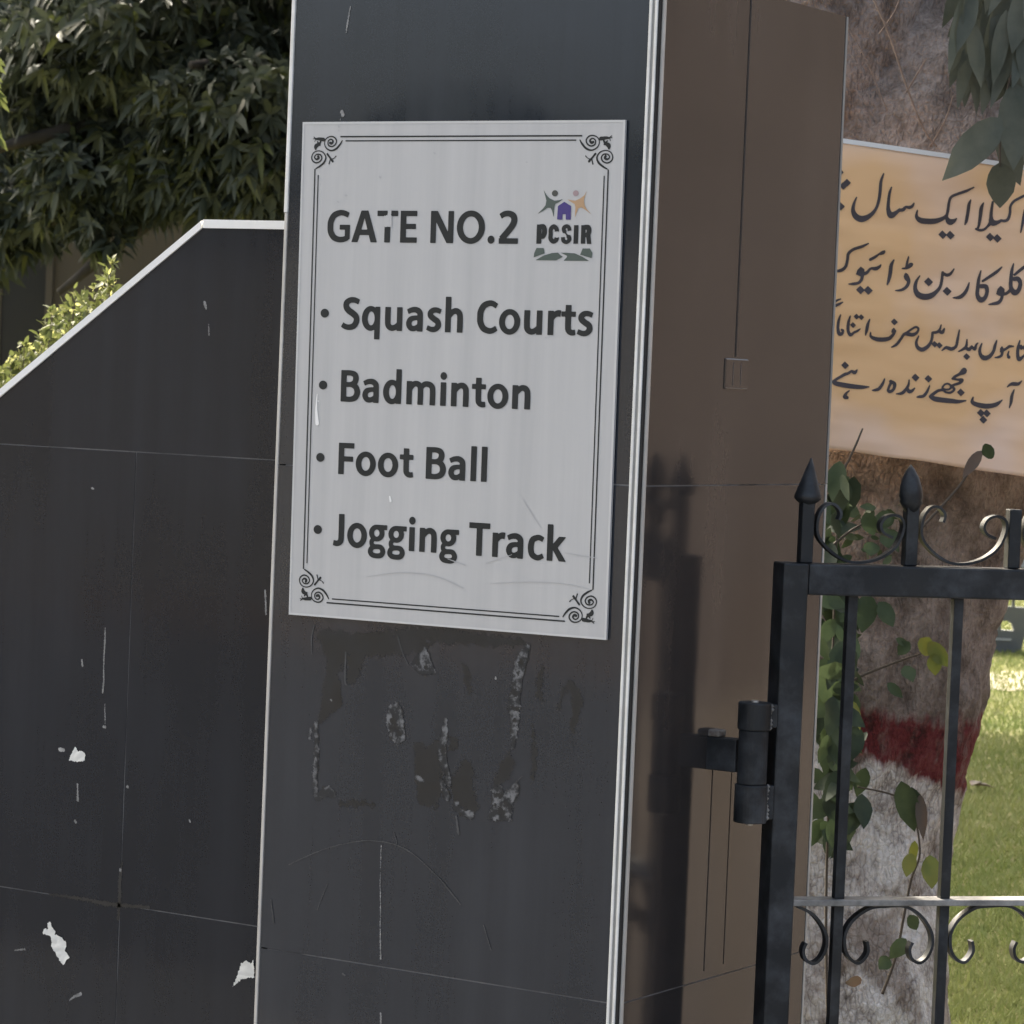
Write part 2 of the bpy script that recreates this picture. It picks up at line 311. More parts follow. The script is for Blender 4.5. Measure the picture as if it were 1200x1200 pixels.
def trunk_mat():
    m = bpy.data.materials.new('painted_bark'); m.use_nodes = True; t = m.node_tree; N = t.nodes; L = t.links; b = N['Principled BSDF']
    b.inputs['Roughness'].default_value = 0.9; b.inputs['Specular IOR Level'].default_value = 0.2
    g = N.new('ShaderNodeNewGeometry'); sep = N.new('ShaderNodeSeparateXYZ'); L.new(g.outputs['Position'], sep.inputs[0])
    def noise_n(scale, stretch, detail=8, rough=0.6):
        mp = N.new('ShaderNodeMapping'); mp.inputs['Scale'].default_value = stretch; L.new(g.outputs['Position'], mp.inputs['Vector'])
        n = N.new('ShaderNodeTexNoise'); n.inputs['Scale'].default_value = scale; n.inputs['Detail'].default_value = detail; n.inputs['Roughness'].default_value = rough
        L.new(mp.outputs['Vector'], n.inputs['Vector']); return n.outputs['Fac']
    def ramp(fac, stops):
        r = N.new('ShaderNodeValToRGB'); e = r.color_ramp.elements
        while len(e) < len(stops): e.new(0.5)
        for i, (p, c) in enumerate(stops): e[i].position = p; e[i].color = (*c, 1)
        L.new(fac, r.inputs['Fac']); return r.outputs['Color']
    def math_n(op, a, bb, clamp=False):
        n = N.new('ShaderNodeMath'); n.operation = op; n.use_clamp = clamp
        for i, s in enumerate((a, bb)):
            if isinstance(s, (int, float)): n.inputs[i].default_value = s
            else: L.new(s, n.inputs[i])
        return n.outputs[0]
    def mix(fac, a, bb):
        n = N.new('ShaderNodeMix'); n.data_type = 'RGBA'; L.new(fac, n.inputs['Factor']); L.new(a, n.inputs['A']); L.new(bb, n.inputs['B']); return n.outputs['Result']
    n1 = noise_n(15, (1, 1, 0.75)); n2 = noise_n(3.0, (1, 1, 1)); n4 = noise_n(58, (1, 1, 0.9))
    vmp = N.new('ShaderNodeMapping'); vmp.inputs['Scale'].default_value = (88, 88, 34)
    dn = N.new('ShaderNodeTexNoise'); dn.inputs['Scale'].default_value = 22; dn.inputs['Detail'].default_value = 4; L.new(g.outputs['Position'], dn.inputs['Vector'])
    dv = N.new('ShaderNodeVectorMath'); dv.operation = 'MULTIPLY_ADD'; L.new(dn.outputs['Color'], dv.inputs[0]); dv.inputs[1].default_value = (0.016, 0.016, 0.016); L.new(g.outputs['Position'], dv.inputs[2])
    L.new(dv.outputs[0], vmp.inputs['Vector'])
    vo = N.new('ShaderNodeTexVoronoi'); vo.feature = 'DISTANCE_TO_EDGE'; vo.inputs['Scale'].default_value = 1.0; L.new(vmp.outputs['Vector'], vo.inputs['Vector'])
    bark = ramp(n1, [(0.30, (0.125, 0.100, 0.085)), (0.5, (0.215, 0.178, 0.154)), (0.72, (0.31, 0.262, 0.232))])
    tint = ramp(n2, [(0.35, (0.32, 0.28, 0.255)), (0.65, (0.19, 0.160, 0.142))])
    bark = mix(math_n('MULTIPLY', n2, 0.30), bark, tint)
    nf = noise_n(130, (1, 1, 0.9)); ng = math_n('ADD', math_n('MULTIPLY', n1, 0.5), math_n('ADD', math_n('MULTIPLY', n4, 0.28), math_n('MULTIPLY', nf, 0.22)))
    bark = mix(math_n('MULTIPLY', ng, 0.9), bark, ramp(ng, [(0.42, (0.075, 0.059, 0.050)), (0.49, (0.225, 0.187, 0.162)), (0.56, (0.38, 0.330, 0.295))]))
    lime = ramp(ng, [(0.36, (0.17, 0.15, 0.135)), (0.46, (0.58, 0.54, 0.505)), (0.57, (0.88, 0.86, 0.83))])
    peel = ramp(noise_n(7, (1, 1, 0.7)), [(0.50, (0, 0, 0)), (0.60, (0.75, 0.75, 0.75))])
    lime = mix(peel, lime, ramp(n1, [(0.3, (0.14, 0.10, 0.075)), (0.7, (0.40, 0.33, 0.28))]))
    red = ramp(ng, [(0.40, (0.055, 0.018, 0.018)), (0.49, (0.150, 0.030, 0.033)), (0.60, (0.20, 0.062, 0.062))])
    # painted bands: height plus a tilt across the trunk plus brush-ragged edges
    tilt = math_n('ADD', math_n('MULTIPLY', sep.outputs['X'], TILT*float(RT[0])), math_n('MULTIPLY', sep.outputs['Y'], TILT*float(RT[1])))
    rag = math_n('ADD', math_n('MULTIPLY', math_n('SUBTRACT', noise_n(45, (1, 1, 0.12)), 0.5), 0.10), math_n('MULTIPLY', math_n('SUBTRACT', noise_n(9, (1, 1, 1)), 0.5), 0.06))
    h = math_n('ADD', sep.outputs['Z'], rag)
    hb = math_n('ADD', math_n('ADD', sep.outputs['Z'], tilt), math_n('MULTIPLY', rag, 0.8))
    ht = math_n('ADD', math_n('ADD', sep.outputs['Z'], math_n('MULTIPLY', tilt, 0.25)), rag)
    below_top = math_n('MULTIPLY', math_n('SUBTRACT', RED_TOP, ht), 32, True)
    below_bot = math_n('MULTIPLY', math_n('SUBTRACT', RED_BOT, hb), 45, True)
    thin = ramp(noise_n(30, (1, 1, 0.4)), [(0.30, (0.35, 0.35, 0.35)), (0.5, (1, 1, 1))])
    wear = N.new('ShaderNodeMath'); wear.operation = 'MULTIPLY'; L.new(below_top, wear.inputs[0]); L.new(thin, wear.inputs[1])
    col = mix(wear.outputs[0], bark, red)
    col = mix(below_bot, col, lime)
    crack = ramp(math_n('ADD', vo.outputs['Distance'], math_n('MULTIPLY', math_n('SUBTRACT', n1, 0.5), 0.35)), [(0.0, (0.24, 0.22, 0.21)), (0.085, (1, 1, 1))])
    mm = N.new('ShaderNodeMix'); mm.data_type = 'RGBA'; mm.blend_type = 'MULTIPLY'; L.new(math_n('ADD', math_n('MULTIPLY', below_bot, 0.34), 0.10), mm.inputs['Factor']); L.new(col, mm.inputs['A']); L.new(crack, mm.inputs['B'])
    L.new(mm.outputs['Result'], b.inputs['Base Color'])
    hh = math_n('ADD', math_n('ADD', math_n('MULTIPLY', n1, 1.0), math_n('MULTIPLY', n4, 0.6)), math_n('MULTIPLY', nf, 0.4))
    hh = math_n('ADD', hh, math_n('MINIMUM', math_n('MULTIPLY', vo.outputs['Distance'], 0.8), 0.2))
    bp = N.new('ShaderNodeBump'); bp.inputs['Strength'].default_value = 1.0; bp.inputs['Distance'].default_value = 0.019; L.new(hh, bp.inputs['Height']); L.new(bp.outputs['Normal'], b.inputs['Normal'])
    return m
TD = 7.0                                          # depth of the big tree's axis
def frame_z(px, py, d): return float(at(px, py, d)[2])
_a, _b = at(1005, 878, 6.72), at(1120, 925, 6.72)
_ta, _tb = float(_a[:2]@RT[:2]), float(_b[:2]@RT[:2])
TILT = float((_a[2]-_b[2])/(_tb-_ta)); RED_BOT = float(_a[2]+TILT*_ta)
_c = at(1060, 828, 6.72); RED_TOP = float(_c[2]+0.25*TILT*float(_c[:2]@RT[:2]))
M['trunk'] = trunk_mat()

def banner_mat():
    m = bpy.data.materials.new('printed_banner'); m.use_nodes = True; t = m.node_tree; N = t.nodes; L = t.links; b = N['Principled BSDF']
    b.inputs['Roughness'].default_value = 0.5; b.inputs['Specular IOR Level'].default_value = 0.3
    g = N.new('ShaderNodeTexCoord')
    n = N.new('ShaderNodeTexNoise'); n.inputs['Scale'].default_value = 4.5; n.inputs['Detail'].default_value = 2; L.new(g.outputs['Object'], n.inputs['Vector'])
    r = N.new('ShaderNodeValToRGB'); e = r.color_ramp.elements
    e[0].position = 0.36; e[0].color = (0.86, 0.61, 0.45, 1); e[1].position = 0.62; e[1].color = (0.84, 0.52, 0.26, 1)
    L.new(n.outputs['Fac'], r.inputs['Fac']); L.new(r.outputs['Color'], b.inputs['Base Color'])
    mp = N.new('ShaderNodeMapping'); mp.inputs['Scale'].default_value = (2.4, 2.4, 6.5); L.new(g.outputs['Object'], mp.inputs['Vector'])
    n2 = N.new('ShaderNodeTexNoise'); n2.inputs['Scale'].default_value = 2.0; n2.inputs['Detail'].default_value = 1.5; n2.inputs['Distortion'].default_value = 0.15; L.new(mp.outputs['Vector'], n2.inputs['Vector'])
    bp = N.new('ShaderNodeBump'); bp.inputs['Strength'].default_value = 0.4; bp.inputs['Distance'].default_value = 0.018; L.new(n2.outputs['Fac'], bp.inputs['Height']); L.new(bp.outputs['Normal'], b.inputs['Normal'])
    return m
M['banner'] = banner_mat()

def brick_mat():
    m = bpy.data.materials.new('brown_brick'); m.use_nodes = True; t = m.node_tree; N = t.nodes; L = t.links; b = N['Principled BSDF']; b.inputs['Roughness'].default_value = 0.9
    tc = N.new('ShaderNodeTexCoord'); mp = N.new('ShaderNodeMapping'); mp.inputs['Rotation'].default_value = (math.radians(90), 0, math.radians(90)); L.new(tc.outputs['Object'], mp.inputs['Vector'])
    br = N.new('ShaderNodeTexBrick'); br.inputs['Scale'].default_value = 4.2
    br.inputs['Color1'].default_value = (0.042, 0.030, 0.0265, 1); br.inputs['Color2'].default_value = (0.054, 0.039, 0.034, 1); br.inputs['Mortar'].default_value = (0.060, 0.047, 0.042, 1); br.inputs['Mortar Size'].default_value = 0.012
    L.new(mp.outputs['Vector'], br.inputs['Vector']); L.new(br.outputs['Color'], b.inputs['Base Color']); return m
M['brick'] = brick_mat()

# ------------------------------------------------------------------ setting: ground
def structure(o): o['kind'] = 'structure'; return o
def sheet(name, pts, z, m):
    return structure(obj(name, [(x, y, z) for x, y in pts], [tuple(range(len(pts)))], m))
sheet('ground', [(-400, -400), (400, -400), (400, 400), (-400, 400)], 0.0, M['earth'])
sheet('road', [(-150, -11), (150, -11), (150, -2.2), (-150, -2.2)], 0.004, M['asphalt'])
sheet('pavement', [(-150, -2.15), (150, -2.15), (150, 1.2), (-150, 1.2)], 0.004, mat('pavement_concrete', (0.10, 0.10, 0.10), 0.9, var=(0.075, 0.075, 0.076), noise_scale=1.5))
sheet('lawn', [(-40, 1.6), (0.1, 1.6), (0.1, 60), (-40, 60)], 0.004, M['lawn'])
def strip(name, rows, z, m):
    v = []; f = []
    for i, (p, q) in enumerate(rows):
        a = on_ground(*p); b = on_ground(*q); v += [(a[0], a[1], z), (b[0], b[1], z)]
        if i: f.append((2*i-2, 2*i-1, 2*i+1, 2*i))
    return structure(obj(name, v, f, m))
rows = []
for i in range(25):
    x = 700+i*40
    rows.append(((x, 808+3*math.sin(i*1.7)+0.02*(x-1150)), (x, 788+2.5*math.sin(i*2.3+1)+0.02*(x-1150))))
strip('path', rows, 0.009, M['path'])

# grass blades over the strip of lawn seen beside the trunk
def grass(n):
    u = RNG.random(n); t = 8.0*(30.0/8.0)**(u)            # distance along the view
    px = RNG.uniform(960, 1420, n)
    V = np.zeros((n*3, 3)); P = np.zeros((n, 3))
    d = FW[None, :]+RT[None, :]*((px-600)/F_PX)[:, None]
    P[:, 0] = CAM[0]+d[:, 0]*t; P[:, 1] = CAM[1]+d[:, 1]*t; P[:, 2] = 0.004
    ang = RNG.uniform(0, 2*math.pi, n); wd = RNG.uniform(0.0015, 0.004, n)*(0.5+t/14); h = RNG.uniform(0.012, 0.045, n); lean = RNG.uniform(-0.03, 0.03, (n, 2))
    V[0::3] = P; V[1::3] = P; V[2::3] = P
    V[0::3, 0] += wd*np.cos(ang); V[0::3, 1] += wd*np.sin(ang); V[1::3, 0] -= wd*np.cos(ang); V[1::3, 1] -= wd*np.sin(ang)
    V[2::3, :2] += lean; V[2::3, 2] += h
    me = bpy.data.meshes.new('grass'); me.vertices.add(n*3); me.vertices.foreach_set('co', V.ravel())
    me.loops.add(n*3); me.loops.foreach_set('vertex_index', np.arange(n*3)); me.polygons.add(n)
    me.polygons.foreach_set('loop_start', np.arange(n)*3); me.update(calc_edges=True); me.materials.append(M['blade'])
    o = link('grass', me); o['kind'] = 'stuff'; o['label'] = 'short yellow green grass blades on the lawn'; o['category'] = 'grass'
grass(90000)

# ------------------------------------------------------------------ leaves
LT = np.array([0.0, 0.28, 0.62, 1.0]); LW = np.array([0.0, 0.5, 0.42, 0.0])
LT6 = np.array([0.0, 0.10, 0.26, 0.46, 0.66, 0.85, 1.0]); LW6 = np.array([0.0, 0.27, 0.45, 0.50, 0.42, 0.21, 0.0])
def leaves_mesh(name, leaves, ms, fold=0.25, fine=False):
    """leaves: rows of (x,y,z, dx,dy,dz, nx,ny,nz, length, width, droop, material index)"""
    A = np.asarray(leaves, float); n = len(A)
    p = A[:, 0:3]; d = A[:, 3:6]; d = d/np.linalg.norm(d, axis=1, keepdims=True)
    s = np.cross(d, A[:, 6:9]); s /= np.linalg.norm(s, axis=1, keepdims=True)+1e-9; nn = np.cross(s, d)
    Ln, Wd, dr = A[:, 9:10], A[:, 10:11], A[:, 11:12]
    T_, W_ = (LT6, LW6) if fine else (LT, LW)
    K = len(T_); nv = K+2*(K-2); V = np.zeros((n, nv, 3)); nn = nn.copy()
    mids = []
    for i, t in enumerate(T_):
        q = p+d*Ln*t; q = q+np.array([0, 0, -1.0])*dr*Ln*t*t
        mids.append(q); V[:, i] = q
    wav = RNG.uniform(-0.10, 0.10, (n, K, 2)) if fine else np.zeros((n, K, 2))
    for i in range(1, K-1):
        V[:, K+i-1] = mids[i]+s*Wd*W_[i]+nn*Wd*(W_[i]*fold+wav[:, i, 0:1])
        V[:, K+K-2+i-1] = mids[i]-s*Wd*W_[i]+nn*Wd*(W_[i]*fold+wav[:, i, 1:2])
    a, b = K, K+K-2
    faces = [(0, a, 1), (0, 1, b)]
    for i in range(1, K-2): faces += [(i, a+i-1, a+i, i+1), (i, i+1, b+i, b+i-1)]
    faces += [(K-2, a+K-3, K-1), (K-2, K-1, b+K-3)]
    tot = [len(f) for f in faces]; idx = np.array([i for f in faces for i in f])
    me = bpy.data.meshes.new(name); me.vertices.add(n*nv); me.vertices.foreach_set('co', V.ravel())
    LI = (idx[None, :]+nv*np.arange(n)[:, None]).ravel(); me.loops.add(len(LI)); me.loops.foreach_set('vertex_index', LI)
    tt = np.tile(tot, n); me.polygons.add(len(tt)); me.polygons.foreach_set('loop_start', np.concatenate([[0], np.cumsum(tt)[:-1]]))
    for m in ms: me.materials.append(m)
    me.polygons.foreach_set('material_index', np.repeat(A[:, 12].astype(int), len(faces)))
    me.polygons.foreach_set('use_smooth', np.ones(len(tt), bool)); me.update(calc_edges=True); me.validate()
    return me
def unit(v): v = np.asarray(v, float); return v/(np.linalg.norm(v)+1e-12)
def rosette(out, c, axis, n, ln, wd, droop, mi, spread=1.0):
    axis = unit(axis); a = unit(np.cross(axis, [0.31, 0.2, 0.93])); b = np.cross(axis, a); ph = RNG.uniform(0, 6.3)
    for k in range(n):
        an = ph+k*2.4+RNG.normal(0, 0.2); el = RNG.uniform(0.15, 0.9)
        d = unit((a*math.cos(an)+b*math.sin(an))*spread*math.cos(el*0.8)+axis*math.sin(el))
        l = ln*RNG.uniform(0.6, 1.15); q = c-axis*RNG.uniform(0, 0.5)*ln
        out.append((*q, *d, *(axis+RNG.normal(0, 0.25, 3)), l, wd*RNG.uniform(0.75, 1.2)*l/ln, droop*RNG.uniform(0.5, 1.4), mi if RNG.random() > 0.08 else 1))
def blob_points(c, r, n, shell=0.55):
    v = RNG.normal(0, 1, (n, 3)); v /= np.linalg.norm(v, axis=1, keepdims=True)
    rad = RNG.uniform(shell, 1.0, n)**0.7
    bump = np.array([0.78+0.32*noise.noise(Vector(q*2.1+np.asarray(c))) for q in v])
    return np.asarray(c)+v*np.asarray(r)*(rad*bump)[:, None], v
def tree(name, label, base, blobs, ms, trunk_r, limbs, n_leaf=9, ln=0.165, wd=0.050, droop=0.35, group=None):
    r = root(name, label, 'tree', tuple(base), group)
    L = []
    for c, rad, n, *k in blobs:
        P, v = blob_points(c, rad, n); k = k[0] if k else 1.0
        for p, o in zip(P, v):
            rosette(L, p, o*0.7+np.array([0, 0, -0.15])+RNG.normal(0, 0.25, 3), n_leaf, ln*k, wd*k, droop, 0)
    link('crown', leaves_mesh('crown', L, ms), r)
    b = np.asarray(base, float); top = np.asarray(blobs[0][0], float)
    mb = MB(); P = catmull([b+[0, 0, -0.1], b*0.7+top*0.3+[0.1, 0.05, 0], b*0.35+top*0.65, top], 5)
    mb.tube(P, list(np.linspace(trunk_r, trunk_r*0.35, len(P))), 10); mb.build('trunk', M['bark'], r, smooth=True)
    for c, rad, n, *k in blobs[:limbs]:
        st = b*0.45+top*0.55; e = np.asarray(c, float)+RNG.normal(0, 0.3, 3)
        mb = MB(); Q = catmull([st, (st+e)/2+[0, 0, 0.3], e], 6); mb.tube(Q, list(np.linspace(trunk_r*0.5, 0.02, len(Q))), 7); mb.build('limb', M['bark'], r, smooth=True)
    return r

# trees beyond the wing wall (left of the pillar)
def P3(px, py, d): return at(px, py, d)
def gz(p): return (p[0], p[1], 0.0)
b1 = at(150, 300, 18.5)
tree('mango_tree', 'broad dark green tree with drooping long leaves behind the sloped black wall', gz(at(420, 400, 19)),
     [(at(420, -250, 18), (1.3, 1.2, 0.9), 220, 1.8), (at(200, 60, 18.5), (1.6, 1.3, 1.0), 1700), (at(300, 150, 17.6), (0.75, 0.7, 0.62), 620), (at(110, 215, 18.2), (0.55, 0.5, 0.36), 200), (at(215, 215, 18.0), (0.5, 0.5, 0.26), 170), (at(125, 275, 18.0), (0.16, 0.2, 0.18), 14), (at(25, 255, 19.0), (0.5, 0.4, 0.3), 130), (at(20, 10, 19.5), (1.5, 1.3, 1.1), 900), (at(640, -120, 17), (1.9, 1.9, 1.2), 260, 1.8), ((-6.3, 8.3, 5.5), (2.5, 2.3, 0.9), 900, 2.2), ((-5.4, 6.0, 5.5), (1.8, 1.7, 0.8), 600, 2.2), ((-12.0, 13.4, 6.2), (1.7, 1.6, 0.8), 420, 2.2)],  # last three clumps are out of view, added to shade lawn and foliage
     [M['leaf_dark'], M['leaf_mid']], 0.22, 7, n_leaf=9, ln=0.145, wd=0.043, droop=0.4, group='trees behind the wing wall')
tree('mango_tree', 'farther dark tree filling the gap above the brown house at far left', gz(at(-380, 420, 24)),
     [(at(-60, -160, 24), (2.6, 2.2, 1.4), 500, 1.6), (at(30, 130, 23), (1.5, 1.2, 0.95), 1000), (at(-120, 240, 22), (1.3, 1.2, 1.1), 500), (at(160, -20, 24), (2.2, 1.5, 1.3), 900), (at(330, 60, 25), (1.8, 1.4, 1.4), 900), ((-14.5, 15.6, 6.9), (3.0, 2.6, 1.1), 650, 2.0)],  # last clump is out of view, added to keep sun off the leaves
     [M['leaf_dark'], M['leaf_mid']], 0.25, 6, n_leaf=8, ln=0.165, wd=0.050, droop=0.4, group='trees behind the wing wall')

# brown house under those trees
def house_left():
    c = at(130, 360, 29); ax = unit([RT[0], RT[1], 0]); bk = unit([FW[0], FW[1], 0])
    r = root('house', 'brown plastered house with a dark window in the shade under the trees', 'house', (c[0], c[1], 0))
    def q(u, v, z): return np.array([c[0], c[1], 0])+ax*u+bk*v+np.array([0, 0, z])
    def bx(name, u0, u1, v0, v1, z0, z1, m, par):
        v = [q(u, vv, z) for z in (z0, z1) for vv in (v0, v1) for u in (u0, u1)]
        return obj(name, v, [(0, 2, 3, 1), (4, 5, 7, 6), (0, 1, 5, 4), (2, 6, 7, 3), (0, 4, 6, 2), (1, 3, 7, 5)], m, par)
    bx('wall', -5, 5, 0, 5, 0, 3.6, M['plaster_brown'], r)
    bx('roof', -5.3, 5.3, -0.35, 5.3, 3.6, 3.8, M['wall_grey'], r)
    w0 = (28-130)/F_PX*29
    wz0, wz1 = float(at(30, 470, 29)[2]), float(at(30, 272, 29)[2])
    f = bx('window', w0-0.20, w0+0.20, -0.02, 0.03, wz0, wz1, M['window_dark'], r)
    mb = MB()
    for (u0, u1, z0, z1) in ((w0-0.26, w0-0.20, wz0-0.06, wz1+0.06), (w0+0.20, w0+0.26, wz0-0.06, wz1+0.06), (w0-0.20, w0+0.20, wz1, wz1+0.06), (w0-0.20, w0+0.20, wz0-0.06, wz0)):
        v = [q(u, vv, z) for z in (z0, z1) for vv in (-0.05, 0.02) for u in (u0, u1)]
        mb.add(v, [(0, 2, 3, 1), (4, 5, 7, 6), (0, 1, 5, 4), (2, 6, 7, 3), (0, 4, 6, 2), (1, 3, 7, 5)])
    mb.build('frame', M['plaster_brown'], f)
house_left()

# sunlit shrub at the wing wall and a bright twig at the picture's left edge
def shrub():
    base = at(60, 520, 8.6); r = root('shrub', 'sunlit yellow green shrub rising behind the sloping wall top', 'shrub', (base[0], base[1], 0))
    L = []; mb = MB()
    for k in range(85):
        px = RNG.uniform(-130, 134); top = 462-0.84*px-46+46*RNG.random()**1.3+(12 if px < 60 else 0)
        if px < -20: top = max(top, 420+40*RNG.random())
        d = 8.6+RNG.uniform(-0.15, 0.35)
        a = at(px-RNG.uniform(5, 30), 640, d); e = at(px, top, d)
        st = catmull([a, (a+e)/2+RNG.normal(0, 0.02, 3), e], 6); mb.tube(st, list(np.linspace(0.004, 0.0012, len(st))), 5)
        for i in range(4, len(st)):
            for j in range(6):
                dd = unit(RNG.normal(0, 1, 3)+[0, 0, 0.6])
                L.append((*(st[i]+RNG.normal(0, 0.008, 3)), *dd, *RNG.normal(0, 1, 3), RNG.uniform(0.022, 0.045), RNG.uniform(0.010, 0.016), 0.2, 0))
        for j in range(4): L.append((*e, *unit(RNG.normal(0, 1, 3)+[0, 0, 0.8]), *RNG.normal(0, 1, 3), RNG.uniform(0.018, 0.03), 0.011, 0.1, 1 if RNG.random() < 0.5 else 0))
    link('foliage', leaves_mesh('foliage', L, [M['leaf_sun'], M['leaf_pale']]), r); mb.build('stem', M['stem'], r)
shrub()
def edge_tree():
    base = at(-260, 400, 11); L = []
    r = root('young_tree', 'young tree with bright sunlit leaves reaching in at the left edge', 'tree', (base[0], base[1], 0))
    P, v = blob_points(at(-150, 100, 11), (0.42, 0.4, 0.36), 150, 0.3)
    for p, o in zip(P, v): rosette(L, p, o+[0, 0, -0.2], 7, 0.085, 0.034, 0.3, 0)
    for (x, y) in ((2, 75), (-2, 90), (6, 112), (0, 116), (2, 152), (4, 165), (-4, 172)):
        for j in range(2):
            p = at(x-12+RNG.normal(0, 2), y-6+RNG.normal(0, 3), 11); dd = unit(RT*1.0-UP*(0.5+0.3*j)+RNG.normal(0, 0.2, 3))
            L.append((*p, *dd, *(FW*-1+RNG.normal(0, 0.3, 3)), 0.062, 0.024, 0.2, 0))
    link('crown', leaves_mesh('crown', L, [M['leaf_sun'], M['leaf_pale']]), r)
    c = at(-150, 100, 11); mb = MB(); st = catmull([(base[0], base[1], -0.05), (base[0]*0.6+c[0]*0.4, base[1]*0.6+c[1]*0.4, c[2]*0.5), c], 6); mb.tube(st, list(np.linspace(0.05, 0.012, len(st))), 8); mb.build('trunk', M['bark'], r, smooth=True)
edge_tree()

# ------------------------------------------------------------------ big tree with painted trunk (right of the pillar)
def loft(path, seg=110, step=0.016, amp=0.014, seed=0.0, m=None, name='trunk', parent=None):
    """path rows: centre xyz, half width"""
    A = np.asarray(path, float); D = np.concatenate([[0], np.cumsum(np.linalg.norm(np.diff(A[:, :3], axis=0), axis=1))])
    fine = catmull(A, 40); Lf = np.concatenate([[0], np.cumsum(np.linalg.norm(np.diff(fine[:, :3], axis=0), axis=1))])
    n = int(Lf[-1]/step); S = np.linspace(0, Lf[-1], n)
    cs = np.stack([np.interp(S, Lf, fine[:, k]) for k in range(4)], 1)
    V = []; a0 = unit([RT[0], RT[1], 0])
    for i in range(n):
        t = unit(cs[min(i+1, n-1), :3]-cs[max(i-1, 0), :3]); a = unit(a0-t*(a0@t)); b = np.cross(t, a)
        for k in range(seg):
            an = 2*math.pi*k/seg; dr = a*math.cos(an)+b*math.sin(an)
            q = cs[i, :3]+dr*cs[i, 3]; s = Vector((q[0]*1.0, q[1]*1.0, q[2]*0.6))
            f = 0.05*noise.noise(s*3.0+Vector((seed, 0, 0)))+0.02*noise.noise(s*9)
            g2 = noise.noise(Vector((q[0]*26, q[1]*26, q[2]*14)))*amp*0.7+abs(noise.noise(Vector((q[0]*48, q[1]*48, q[2]*34))))*amp*0.8
            V.append(q+dr*(f*cs[i, 3]/0.3+g2))
    F = [(i*seg+k, i*seg+(k+1) % seg, (i+1)*seg+(k+1) % seg, (i+1)*seg+k) for i in range(n-1) for k in range(seg)]
    F += [tuple((n-1)*seg+k for k in range(seg))]
    return obj(name, V, F, m, parent, smooth=True)
def rowp(px, py, hw, d=TD): return (*at(px, py, d), hw/F_PX*d)
